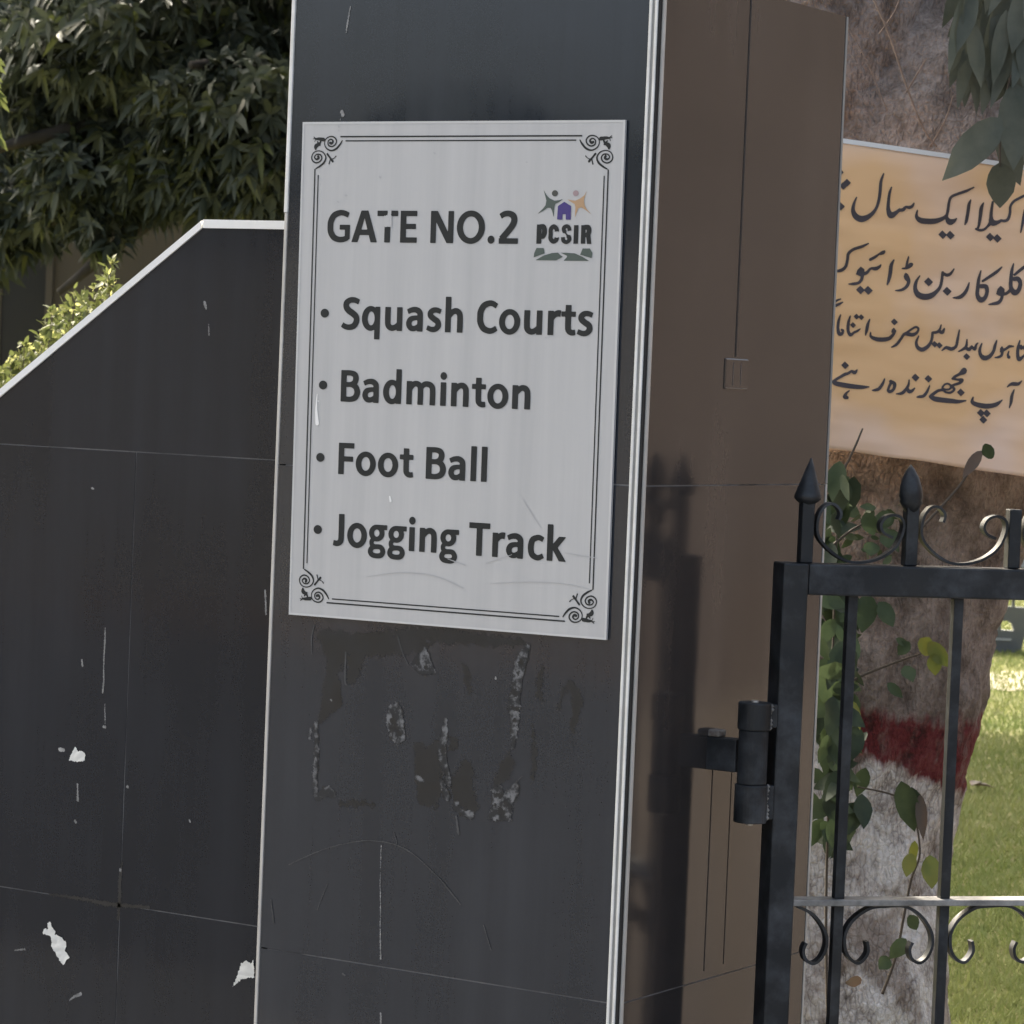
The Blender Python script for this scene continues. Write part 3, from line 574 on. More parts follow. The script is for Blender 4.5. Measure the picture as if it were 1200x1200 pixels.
def big_tree():
    base = at(950, 1330, TD)
    r = root('old_tree', 'thick leaning tree trunk painted with a red band over a whitewashed base behind the gate', 'tree', (base[0], base[1], 0))
    loft([rowp(950, 1370, 250), rowp(946, 1290, 190), rowp(942, 1200, 162), rowp(950, 1050, 160), rowp(963, 900, 164), rowp(975, 800, 174), rowp(986, 700, 172), rowp(1008, 600, 196), rowp(1036, 500, 226), rowp(1050, 400, 240), rowp(1055, 300, 225), rowp(1062, 180, 190, 7.05), rowp(1078, 60, 160, 7.15), rowp(1100, -100, 140, 7.3), rowp(1150, -400, 115, 7.6), rowp(1200, -900, 80, 8.2)], m=M['trunk'], parent=r)
    loft([rowp(1010, 330, 170), rowp(985, 200, 140), rowp(972, 80, 138), rowp(960, -40, 134), rowp(930, -300, 120), rowp(850, -700, 100), rowp(760, -1200, 70)], m=M['trunk'], parent=r, name='limb', seed=5, step=0.02, seg=90)
    loft([rowp(1130, 330, 150), rowp(1240, 180, 120), rowp(1300, 60, 118), rowp(1350, -60, 115), rowp(1460, -300, 105), rowp(1640, -700, 85), rowp(1800, -1200, 60)], m=M['trunk'], parent=r, name='limb', seed=9, step=0.02, seg=90)
    L = []
    for c, rad, n in ((at(700, -1000, 7.5), (1.5, 1.5, 0.7), 130), (at(1150, -1250, 8.8), (1.7, 1.7, 0.8), 170), (at(1750, -1150, 7.4), (1.5, 1.5, 0.7), 110)):
        P, v = blob_points(c, rad, n)
        for p, o in zip(P, v): rosette(L, p, o*0.7+[0, 0, -0.3], 9, 0.16, 0.045, 0.35, 0)
    link('crown', leaves_mesh('crown', L, [M['leaf_near'], M['leaf_mid']]), r)
    # dry twigs lying over the bark
    for pts, w0 in ((((1020, -10), (1042, 40), (1062, 100), (1082, 150), (1098, 172)), 3.2), (((1062, 108), (1074, 88), (1086, 68)), 2.2), (((1090, 172), (1108, 140), (1117, 112)), 2.2), (((985, 22), (1010, 60), (1040, 130)), 1.6), (((1030, 40), (1050, 10), (1058, -20)), 1.8)):
        P = [at(x, y, 6.45) for x, y in pts]; mb = MB(); S = catmull(P, 6); mb.tube(S, list(np.linspace(w0/F_PX*6.45*0.5, w0/F_PX*6.45*0.3, len(S))), 6); mb.build('twig', M['twig'], r, smooth=True)
    # leafy spray hanging into the top right corner
    L = []; mb = MB(); dep = 6.15
    def leaf(x0, y0, x1, y1, wpx, mi=0, d=dep, face=0.25, droop=0.04):
        a, b = at(x0, y0, d), at(x1, y1, d+RNG.uniform(-0.02, 0.03)); ln = np.linalg.norm(b-a)
        nrm = -FW+RT*RNG.uniform(-face, face)+UP*RNG.uniform(-face, face)
        L.append((*a, *(b-a), *nrm, ln, wpx/F_PX*d, droop, mi))
    for q in ((1175, 138, 1104, 208, 40), (1172, 190, 1172, 242, 36), (1190, 96, 1188, 196, 40), (1165, 62, 1150, 0, 26), (1185, 70, 1166, 118, 26), (1150, 0, 1110, 42, 22), (1165, -10, 1143, 50, 24), (1180, -12, 1152, 92, 26), (1198, -10, 1176, 98, 30), (1210, 20, 1192, 110, 30),
              (1160, -30, 1128, 24, 20), (1190, -30, 1160, 62, 28), (1215, 60, 1204, 170, 34), (1172, 150, 1196, 215, 30), (1172, 140, 1150, 188, 22), (1140, -40, 1104, 30, 22), (1225, -20, 1210, 90, 34), (1205, 130, 1216, 210, 32), (1176, 20, 1140, 48, 22), (1186, 30, 1158, 88, 24), (1172, -5, 1164, 70, 26), (1205, -20, 1186, 60, 30), (1194, 40, 1180, 112, 28), (1210, 5, 1200, 100, 30), (1185, 100, 1206, 150, 24))+tuple((x+RNG.normal(0, 6), y, x+RNG.normal(-12, 10), y+RNG.uniform(55, 105), RNG.uniform(15, 23)) for x, y in zip(RNG.uniform(1128, 1212, 40), RNG.uniform(-60, 45, 40))):
        leaf(*q, d=dep+RNG.uniform(-0.12, 0.12))
    for pts in (((1235, -80), (1205, 0), (1186, 80), (1173, 150), (1172, 195)), ((1235, -80), (1190, -50), (1160, -30)), ((1205, 0), (1180, 10), (1168, 62))):
        S = catmull([at(x, y, dep+0.05) for x, y in pts], 6); mb.tube(S, 0.0028, 6)
    o = link('leaf_spray', leaves_mesh('leaf_spray', L, [M['leaf_near'], M['leaf_mid']], 0.14, True), r); mb.build('twig', M['stem'], r)
big_tree()

# climbing plant between pillar and trunk
def vine():
    base = at(975, 1330, 6.3); r = root('climbing_plant', 'leafy climber with green and yellowing leaves between the pillar and the trunk', 'plant', (base[0], base[1], 0))
    L = []; mb = MB(); d0 = 6.3
    def leaf(x0, y0, x1, y1, wpx, mi, d=d0, droop=0.0, face=0.35):
        a, b = at(x0, y0, d), at(x1, y1, d+RNG.uniform(-0.03, 0.03)); ln = np.linalg.norm(b-a)
        L.append((*a, *(b-a), *(-FW+RT*RNG.uniform(-face, face)+UP*RNG.uniform(-face, face)), ln, wpx/F_PX*d, droop, mi))
    for q in ((984, 540, 976, 590, 24, 0), (990, 556, 992, 588, 18, 0), (1018, 696, 1010, 742, 28, 0), (1030, 705, 1047, 735, 22, 0), (1000, 690, 985, 730, 26, 1), (985, 855, 972, 925, 34, 1), (1003, 850, 1000, 890, 24, 1), (1002, 940, 988, 980, 30, 1), (1010, 930, 1012, 972, 24, 1), (1056, 915, 1072, 975, 28, 0), (1068, 922, 1084, 970, 18, 1), (1072, 985, 1066, 1020, 13, 2), (1078, 930, 1082, 985, 14, 3),
              (1068, 1000, 1062, 1028, 17, 2), (1090, 1002, 1092, 1042, 24, 2), (1066, 1072, 1074, 1090, 16, 0), (1062, 1100, 1042, 1124, 20, 0), (1042, 1122, 1030, 1136, 18, 0), (1010, 1148, 990, 1152, 14, 3), (1078, 748, 1092, 768, 22, 2), (1088, 752, 1112, 782, 20, 2), (1094, 765, 1096, 792, 18, 2), (1066, 752, 1052, 768, 16, 0), (1050, 748, 1066, 758, 9, 0), (1060, 780, 1070, 800, 18, 0), (1040, 800, 1058, 818, 12, 0), (1000, 822, 1008, 856, 10, 2), (1150, 528, 1128, 560, 14, 3), (1165, 526, 1150, 532, 20, 0), (1040, 620, 1046, 645, 26, 0), (1022, 635, 1020, 652, 20, 0), (1015, 600, 1024, 628, 20, 0), (1040, 598, 1030, 620, 18, 0)):
        leaf(*q)
    for k in range(150):
        y = RNG.uniform(560, 985); x = 972+RNG.normal(0, 14)+(8 if 680 < y < 900 else 0); an = RNG.normal(1.6, 0.8); ln = RNG.uniform(22, 50)
        leaf(x-ln*0.4*math.cos(an), y-ln*0.4*math.sin(an), x+ln*0.6*math.cos(an), y+ln*0.6*math.sin(an), ln*RNG.uniform(0.42, 0.6), 1 if RNG.random() < 0.5 else (0 if RNG.random() < 0.96 else 2), d=d0+RNG.uniform(-0.1, 0.18), face=0.9, droop=0.06)
    for k in range(26):
        x = RNG.uniform(985, 1050); y = RNG.uniform(590, 655); an = RNG.normal(1.4, 1.0); ln = RNG.uniform(10, 22)
        leaf(x, y, x+ln*math.cos(an), y+ln*math.sin(an), ln*0.5, 0, d=6.42, face=0.9)
    for pts in (((975, 1330), (968, 1100), (972, 900), (978, 700), (983, 560)), ((978, 810), (1010, 792), (1050, 776), (1085, 764)), ((1034, 1165), (1050, 1120), (1060, 1070), (1068, 1030), (1078, 995), (1062, 940), (1005, 922)), ((984, 560), (1000, 528), (1011, 502)), ((1060, 640), (1120, 575), (1140, 545), (1155, 528)), ((975, 640), (1000, 620), (1040, 600))):
        S = catmull([at(x, y, d0+0.05) for x, y in pts], 8); mb.tube(S, list(np.linspace(0.0034, 0.0018, len(S))), 6)
    link('foliage', leaves_mesh('foliage', L, [M['leaf_vine'], M['leaf_vine_dark'], M['leaf_yellow'], M['leaf_brown']], 0.18, True), r); mb.build('stem', M['stem'], r, smooth=True)
vine()

# ------------------------------------------------------------------ banner tied across the trunk
BD = 6.42
B0 = at(1080, 350, BD); BX = unit(at(1180, 364.5, BD)-at(980, 335.5, BD)); BN = unit(-FW); BY = unit(np.cross(BN, BX))
def b_uv(px, py): p = on_plane(px, py, BN, B0)-B0; return float(p@BX), float(p@BY)
def b_wave(u, v):
    return 0.006*math.sin(7*u+1.2+2*v)+0.0045*noise.noise(Vector((u*4, v*14, 2)))+0.006*noise.noise(Vector((u*3, v*5, 7)))+0.0018*noise.noise(Vector((u*9, v*40, 4)))
def b_map(u, v, off=0.0): return B0+BX*u+BY*v+BN*(b_wave(u, v)+off)
def banner():
    u0, vt = b_uv(860, 143); _, vt = b_uv(988, 163); _, vb = b_uv(1100, 544); u1 = u0+1.5
    vt2 = vt-0.009
    r = root('banner', 'tan cloth banner with black Urdu handwriting tied across the tree trunk', 'banner', tuple(b_map((u0+u1)/2, vb)))
    def grid(name, ua, ub, va, vb_, nu, nv, m, off, th, sag=False):
        V = []; F = []
        for s in (off, off-th):
            for j in range(nv+1):
                for i in range(nu+1):
                    u = ua+(ub-ua)*i/nu; v = va+(vb_-va)*j/nv
                    if sag and j == 0: v += 0.004*noise.noise(Vector((u*9, 0, 3)))
                    V.append(b_map(u, v, s))
        K = (nu+1)*(nv+1)
        for j in range(nv):
            for i in range(nu):
                a = j*(nu+1)+i; F.append((a, a+1, a+nu+2, a+nu+1)); F.append((K+a, K+a+nu+1, K+a+nu+2, K+a+1))
        for i in range(nu): F.append((i, K+i, K+i+1, i+1)); a = nv*(nu+1)+i; F.append((a, a+1, K+a+1, K+a))
        for j in range(nv): a = j*(nu+1); F.append((a, a+nu+1, K+a+nu+1, K+a)); a = a+nu; F.append((a, K+a, K+a+nu+1, a+nu+1))
        return obj(name, V, F, m, r, smooth=False)
    s = grid('sheet', u0, u1, vb, vt2, 150, 75, M['banner'], 0.0, 0.0015, True)
    s.data.polygons.foreach_set('use_smooth', [True]*len(s.data.polygons))
    grid('hem', u0, u1, vt2+0.0005, vt+0.001, 150, 2, M['banner_back'], 0.002, 0.004)
    for u, sg in ((u0, -1), (u1, 1)):
        for v in (vt, vb):
            mb = MB(); a = b_map(u, v); mb.tube([a, a+BX*sg*0.10-BN*0.25, a+BX*sg*0.05-BN*0.5], 0.003, 6); mb.build('tie_cord', M['banner_back'], r)
    # the handwriting: reed-pen strokes (x, y, width), read off in tenths of a photo pixel from each block's corner
    T = {'A': (970, 190), 'B': (1080, 190), 'C': (970, 280), 'D': (1080, 280), 'E': (970, 350), 'F': (1080, 350), 'G': (970, 410), 'H': (1080, 420)}
    S = [
    ('A', [(650,140,10),(620,230,26),(610,340,28),(595,450,28),(560,550,26),(490,630,44),(400,668,66),(330,640,60),(295,570,40),(305,490,24),(335,415,8)]),
    ('A', [(742,300,10),(720,370,24),(708,470,28),(706,560,40),(735,625,64),(790,600,40),(840,560,26)]),
    ('A', [(830,570,24),(880,560,34),(910,530,22),(950,535,30),(985,520,26),(1005,485,8)]),
    ('B', [(-55,570,10),(-65,640,30),(-20,685,56),(60,697,58),(150,695,54),(230,670,40),(285,630,28),(305,560,26),(318,470,24),(345,410,24),(420,375,24),(520,340,24),(610,297,8)]),
    ('B', [(290,640,20),(300,680,46),(330,705,64),(375,690,36),(405,665,8)]),
    ('B', [(572,445,8),(552,500,30),(540,590,30),(520,690,28),(503,735,6)]),
    ('B', [(722,480,8),(698,540,34),(685,640,32),(668,740,24),(655,775,20)]),
    ('B', [(632,785,16),(680,800,24),(730,790,22),(770,755,20),(800,720,36)]),
    ('B', [(832,470,20),(818,560,26),(812,650,36),(825,708,66),(880,710,40),(930,685,24)]),
    ('B', [(930,685,24),(970,690,26),(1010,670,28),(1035,600,24),(1040,520,22),(1080,460,22),(1140,425,24),(1200,395,22),(1290,360,20)]),
    ('B', [(1205,560,10),(1190,680,26),(1160,825,8)]),
    ('C', [(470,58,8),(400,92,26),(300,125,26),(240,175,28),(228,250,26),(205,330,28),(150,370,30),(60,380,12)]),
    ('C', [(495,245,26),(550,215,24),(600,180,12)]), ('C', [(590,185,14),(640,165,36),(660,145,8)]),
    ('C', [(380,415,40),(450,400,30),(500,350,20),(560,350,36),(600,330,26),(620,305,6)]),
    ('C', [(405,415,30),(395,470,28),(360,515,26),(300,528,26),(245,530,6)]),
    ('C', [(770,250,8),(740,310,32),(728,410,36),(710,490,28),(692,540,6)]),
    ('C', [(940,215,10),(925,280,20),(915,345,20)]), ('C', [(870,350,10),(920,345,20),(965,325,20),(985,300,16),(960,295,14),(925,330,16)]),
    ('C', [(912,410,14),(920,450,56),(945,500,34),(920,560,30),(860,600,24),(790,607,6)]),
    ('D', [(-25,435,8),(-65,500,26),(-80,580,40),(-50,650,58),(20,680,64),(100,670,58),(170,620,36),(215,560,28),(235,480,26),(243,395,24)]),
    ('D', [(243,400,24),(290,425,30),(335,410,26),(375,355,8)]),
    ('D', [(555,515,8),(530,590,28),(490,650,36),(440,685,34),(365,692,6)]),
    ('D', [(692,375,8),(668,470,28),(655,580,34),(652,660,40),(690,715,56),(740,690,40),(765,620,36),(750,560,44),(690,555,40)]),
    ('D', [(940,330,8),(880,385,28),(800,440,28),(715,495,20)]),
    ('D', [(945,640,30),(935,700,28),(900,745,34),(840,760,26),(785,770,6)]), ('D', [(930,650,34),(990,640,28),(1040,600,30)]),
    ('D', [(1078,290,8),(1058,370,28),(1045,480,34),(1045,570,40),(1085,630,58),(1135,600,42),(1155,520,40),(1130,470,48),(1080,470,40)]),
    ('D', [(1300,260,10),(1230,310,26),(1150,370,28),(1090,420,20)]),
    ('E', [(85,85,24),(130,65,24),(175,42,6)]), ('E', [(70,45,18),(110,20,16),(150,5,6)]),
    ('E', [(150,190,8),(128,260,24),(120,350,26),(135,410,36),(165,410,30),(182,375,16),(165,365,20)]),
    ('E', [(262,205,8),(243,280,26),(238,370,28),(265,425,30),(310,395,20),(345,380,20),(378,355,6)]),
    ('E', [(488,245,8),(465,310,28),(455,370,28),(440,430,6)]),
    ('E', [(500,400,10),(505,445,24),(570,475,40),(650,480,42),(720,465,36),(765,420,26),(785,380,20)]),
    ('E', [(745,570,8),(800,540,24),(850,480,24),(890,420,26),(930,415,36),(990,425,36),(1040,400,24),(1058,355,18),(1025,335,18),(970,365,18),(915,405,20)]),
    ('F', [(-38,440,8),(-65,510,24),(-50,570,34),(0,598,42),(60,570,36),(100,520,26),(120,460,24),(125,400,22)]),
    ('F', [(125,400,22),(170,395,26),(205,370,22),(225,310,8)]), ('F', [(205,385,26),(240,395,34),(262,355,14)]),
    ('F', [(235,610,6),(280,575,26),(310,580,34),(350,590,36),(400,560,26),(420,480,24),(440,370,10)]),
    ('F', [(430,620,8),(480,595,22),(520,560,26),(530,480,8)]), ('F', [(520,580,30),(555,595,34),(585,560,20)]), ('F', [(585,560,18),(620,590,30),(640,540,18),(660,520,6)]),
    ('F', [(705,525,8),(680,600,26),(690,660,34),(730,695,50),(790,680,40),(840,620,28),(860,550,26),(880,490,8)]),
    ('F', [(945,625,26),(935,665,22),(900,685,22),(860,690,8)]), ('F', [(950,610,24),(1000,580,22),(1030,560,26),(1075,560,10)]), ('F', [(1020,620,10),(1010,660,18),(1020,685,32)]),
    ('F', [(1150,490,8),(1130,570,26),(1125,660,30),(1140,710,40),(1175,690,24),(1230,640,14)]),
    ('G', [(345,235,8),(315,265,36),(280,250,24),(240,275,24),(205,285,30),(160,310,26),(100,345,24),(62,375,30)]), ('G', [(62,375,30),(100,395,46),(200,415,50),(300,430,46),(400,437,36),(480,435,8)]),
    ('G', [(250,480,8),(215,510,20),(200,550,40),(225,560,30)]), ('G', [(665,340,8),(640,400,26),(600,455,30),(560,470,26),(520,475,6)]),
    ('G', [(735,370,30),(780,400,34),(770,460,26),(730,490,30),(705,475,24),(720,425,22),(740,385,26)]),
    ('G', [(950,355,8),(940,420,22),(900,480,30),(860,510,28),(800,517,6)]), ('G', [(935,460,24),(950,490,36),(985,480,28),(1015,450,8)]),
    ('H', [(90,320,8),(60,390,24),(20,440,28),(-30,450,24),(-60,455,6)]),
    ('H', [(490,125,20),(490,150,62),(440,185,28),(385,215,24),(355,240,16)]), ('H', [(355,240,16),(420,250,20),(470,255,30),(440,290,26),(380,310,22),(340,330,22)]),
    ('H', [(340,330,22),(380,360,20),(340,400,20),(290,400,18),(260,385,18)]), ('H', [(345,340,18),(310,365,16),(250,360,16),(240,340,16),(270,305,16),(310,300,16),(345,325,16)]),
    ('H', [(250,370,24),(190,380,26),(130,420,30),(100,450,34)]), ('H', [(100,450,34),(150,475,50),(250,490,50),(350,500,46),(430,507,34),(515,495,8)]),
    ('H', [(600,455,8),(590,510,34),(640,540,46),(740,560,52),(820,555,46),(880,535,38),(940,490,6)]),
    ('H', [(1080,370,8),(1055,440,28),(1045,510,28),(1025,580,6)]), ('H', [(1000,335,6),(1040,305,26),(1080,300,38),(1130,300,28),(1170,265,6)]),
    ]
    polys = [('C', [(385,330),(425,360),(420,420),(370,430),(332,415),(350,365)]), ('D', [(925,555),(965,590),(965,650),(910,665),(875,645),(890,590)]), ('E', [(770,345),(795,380),(780,410),(745,395),(750,365)]), ('F', [(940,560),(965,595),(950,630),(920,625),(922,585)])]
    dots = [('A',225,242,40),('A',180,280,40),('A',150,520,44),('A',150,120,30),('B',240,855,46),('B',330,860,48),('B',800,880,46),('B',885,895,46),('C',380,600,46),('C',470,605,48),('D',78,505,48),('D',295,615,48),('E',295,310,30),('E',335,212,30),('E',390,218,30),('E',775,275,36),('F',150,535,34),('F',205,548,34),('F',525,680,36),('F',1165,570,28),('F',1205,575,28),('G',205,180,40),('G',1025,325,42),('H',75,240,40),('H',455,400,42),('H',690,640,42),('H',760,645,42),('H',718,720,42)]
    V = []; F = []
    sc = BD/F_PX/10
    def uvw(k, x, y): ox, oy = T[k]; return b_uv(ox+x/10, oy+y/10)
    prims = []
    for k, pts in S: prims.append(('s', [(*uvw(k, x, y), wd*sc) for x, y, wd in pts]))
    for k, pts in polys: prims.append(('p', [uvw(k, x, y) for x, y in pts]))
    for k, x, y, s2 in dots: prims.append(('p', [uvw(k, x+dx*s2, y+dy*s2) for dx, dy in ((1, 0.05), (0.05, 1), (-1, -0.05), (-0.05, -1))]))
    v2, F = flat(prims, 0.0011, grow=0.0007)
    obj('lettering', [b_map(u, v, 0.0012) for u, v in v2], F, M['banner_ink'], r)
banner()

# ------------------------------------------------------------------ pillar
W_P, L_P, H_P = 0.684, 0.638, 2.239
ZJ1, ZJ2 = 1.4545, 0.6615
TR = root('gate_pillar', 'square black polished granite gate pillar with white edging carrying the sign', 'pillar', (-W_P/2, L_P/2, 0))
def pillar():
    t = 0.02; g = 0.0011
    hs = [(0, ZJ2-g), (ZJ2+g, ZJ1-g), (ZJ1+g, H_P)]
    MB().box(-W_P+t, -0.0008, 0.0008, L_P-t, 0, H_P-0.002).build('core', M['joint'], TR)
    for z0, z1 in hs: MB().box(-W_P+0.007, -0.019, 0, t, z0, z1).build('front_slab', M['granite'], TR)
    for z0, z1 in hs: MB().box(-t, 0, 0.014, L_P-0.006, z0, z1).build('side_slab', M['granite_side'], TR)
    mb = MB(); mb.box(-W_P, -W_P+t, 0.012, L_P, 0, H_P).box(-W_P+t, -t, L_P-t, L_P, 0, H_P); mb.build('rear_cladding', M['granite'], TR)
    MB().box(-W_P-0.012, 0.012, -0.012, L_P+0.012, H_P+0.12, H_P+0.14)
    # edgings
    MB().box(-W_P-0.001, -W_P+0.006, -0.003, 0.011, 1.864, H_P).build('edge_strip', M['white_trim'], TR, bevel=0.001)
    MB().box(-W_P+0.0002, -W_P+0.006, -0.0022, 0.011, 0, 1.8635).build('edge_strip', M['cream_trim'], TR, label='dull lower left edge strip', bevel=0.001)  # white strip below the coping, its shading put into a duller tone
    e = MB(); e.box(-0.0185, -0.0135, -0.003, 0.012, 0, H_P).box(-0.0085, -0.0035, -0.003, 0.012, 0, H_P); e = e.build('edge_strip', M['white_trim'], TR, bevel=0.001)
    MB().box(-0.0135, -0.0085, -0.001, 0.012, 0, H_P).build('edge_groove', M['grey_trim'], TR)
    MB().box(-0.0035, 0.0, -0.001, 0.0055, 0, H_P).build('edge_groove', M['seam'], TR)
    MB().box(-0.0035, 0.003, 0.0055, 0.0135, 0, H_P).build('edge_strip', M['cream_trim'], TR, label='cream side strip', bevel=0.001)
    MB().box(-t, 0.0015, L_P-0.006, L_P, 0, ZJ1).build('edge_strip', M['cream_trim'], TR, bevel=0.0008); MB().box(-t, 0.0012, L_P-0.006, L_P, ZJ1+0.001, H_P).build('edge_strip', M['grey_trim'], TR, label='dull grey upper edge strip')
    # seams and the small cover plate on the side
    mb = MB()
    def seam(px0, px1, wd=0.0016):
        a, b = on_side(*px0), on_side(*px1); z0, z1 = sorted((a[2], b[2])); y = (a[1]+b[1])/2
        mb.box(-0.001, 0.0006, y-wd/2, y+wd/2, max(z0, 0.0), min(z1, H_P-0.001))
    seam((885, 0), (857, 418), 0.0045); seam((836, 900), (824, 1138), 0.0022); seam((859, 905), (846, 1130), 0.0016)
    mb.build('seam', M['seam'], TR)
    pl = MB().box(-0.001, 0.0022, 0.254, 0.331, 1.607, 1.656).build('cover_plate', M['plate'], TR, bevel=0.0015)
    mb = MB(); mb.box(0.0018, 0.0028, 0.2555, 0.3295, 1.6535, 1.6545).box(0.0018, 0.0028, 0.2555, 0.3295, 1.6085, 1.6095).box(0.0018, 0.0028, 0.279, 0.280, 1.613, 1.650).box(0.0018, 0.0028, 0.305, 0.306, 1.613, 1.650); mb.build('plate_line', M['plate_line'], pl)
pillar()
def marks(name, prims, m, y, parent, cell=0.0009, off=0.0004, jitter=0.0, label=None, warp=0.0, each=False):
    if each:
        for p in prims: marks(name, [p], m, y, parent, cell, off, jitter, label, warp)
        return
    v, f = flat(prims, cell, jitter, 0.0, warp)
    if not f: return
    return obj(name, [(x, y-off, z) for x, z in v], f, m, parent, label)
def cv(pts, ox, oy, s, y=0.0):
    """crop coordinates -> front plane; a third value is a width"""
    out = []
    for p in pts:
        q = on_front(ox+p[0]/s, oy+p[1]/s, y)
        out.append((q[0], q[2]) if len(p) == 2 else (q[0], q[2], p[2]/s/650.0))
    return out
def pillar_marks():
    g = lambda pts: cv(pts, 350, 730, 3.2432)
    dark = [('s', g([(640,560,60),(620,640,90),(660,700,40)])), ('s', g([(300,40,20),(560,50,50),(760,70,30),(850,75,16)])), ('s', g([(800,500,20),(790,560,50),(760,600,30)])), ('p', g([(60,25),(380,45),(520,70),(480,105),(430,115),(380,120),(250,125),(215,230),(185,225),(190,120),(150,200),(170,310),(110,360),(75,385),(90,290),(110,150)])), ('p', g([(440,450),(490,470),(540,430),(545,640),(520,705),(450,690)])), ('p', g([(575,430),(610,435),(605,475),(575,480)])), ('s', g([(620,150,8),(640,200,16),(650,260,6)])), ('s', g([(990,320,6),(1010,260,20),(1040,240,26),(1060,330,34),(1040,400,20),(1050,470,6)])), ('s', g([(890,380,8),(895,480,16),(890,600,6)])), ('s', g([(930,160,8),(915,250,18),(925,300,6)])), ('s', g([(160,688,10),(220,685,14),(280,690,6)]))]
    marks('stain', dark, M['smear'], 0, TR, 0.0014, 0.0003, 0.0025, warp=0.006)
    glue = [('p', g([(430,150),(480,95),(500,130),(520,190),(470,200),(440,175)])), ('p', g([(345,320),(375,300),(395,340),(405,440),(380,465),(345,430),(333,370)])),
        ('s', g([(558,370,10),(555,430,26),(545,490,28),(560,560,22),(572,610,18)])), ('s', g([(545,600,16),(565,660,24)])), ('s', g([(600,688,18),(605,710,18),(655,730,22)])),
        ('s', g([(870,90,14),(850,140,40),(830,220,34),(822,320,42),(822,390,24),(815,470,14)])), ('p', g([(735,620),(770,615),(780,650),(830,600),(840,640),(815,680),(810,750),(715,745),(740,700)])),
        ('s', g([(70,380,12),(68,480,16),(65,580,16),(70,660,18),(110,640,34),(130,655,18)])), ('s', g([(45,400,8),(44,440,8)])), ('s', g([(455,590,20),(470,600,14)]))]
    for cx, cy, rr in ((360,370,12),(372,400,9),(355,400,11),(385,420,10),(455,150,9),(485,170,9),(770,655,12),(750,655,8),(790,685,10),(770,715,16),(745,690,7),(805,700,9),(822,265,12),(828,325,12),(815,230,8),(845,150,10),(550,485,12),(560,570,9),(835,190,8),(822,370,9)):
        c = g([(cx, cy)])[0]; glue.append(('E', c[0], c[1], rr/3.2432/640, rr/3.2432/720))
    marks('residue_halo', [p for p in glue if p[0].islower()], M['smear'], 0, TR, 0.0009, 0.0005, 0.0012, warp=0.005)  # dark smear halo around each glue patch
    marks('glue_residue', glue, M['glue'], 0, TR, 0.0008, 0.0008, 0.0012, warp=0.0035)
    line = [('p', g([(715,735),(800,740),(800,750),(715,748)]))]
    h = lambda pts: cv(pts, 0, 700, 1.6667)
    pale = [('s', g([(180,110,5),(178,220,8),(185,235,4)])), ('s', g([(60,10,4),(50,60,5),(52,120,3)])), ('s', g([(378,50,5),(395,110,5),(418,160,3)])), ('s', g([(600,735,7),(608,800,9)])), ('s', h([(565,522,1.6),(640,490,1.8),(720,475,1.6),(790,490,2),(850,540,1.8),(878,572,3),(900,600,1.4)])),
        ('s', h([(640,560,1.3),(620,610,1.3)])), ('s', h([(530,590,2),(535,635,3)])), ('s', h([(670,735,3),(674,738,3)])), ('s', h([(770,460,1.4),(775,478,2),(772,490,1)])), ('s', h([(1010,360,1.5),(1020,350,1.5)])), ('s', h([(945,640,2),(960,690,1.3)]))]
    marks('scratch', pale, M['chalk'], 0, TR, 0.0006, 0.0010, 0.0005, each=True)
    drip = [('s', h([(745,484,1.6),(744,520,0.8),(743,560,1.0),(744,610,2.2),(743,640,1.2),(744,705,3.4)])), ('s', h([(744,812,3),(744,836,3)]))]
    q = lambda pts: cv(pts, 0, 0, 1.0)
    drip += [('s', q([(411,8,1),(408,24,2),(406,38,1)])), ('s', q([(401,131,4),(402,134,5)])), ('s', q([(399,139,1.2),(399,141,1.2)])), ('s', q([(581,794,2.4),(581,795,2.4)])), ('s', q([(388,820,1.4),(389,821,1.4)]))]
    marks('paint_drip', drip, M['drip'], 0, TR, 0.0006, 0.0007, 0.0002, each=True, warp=0.0012)
pillar_marks()

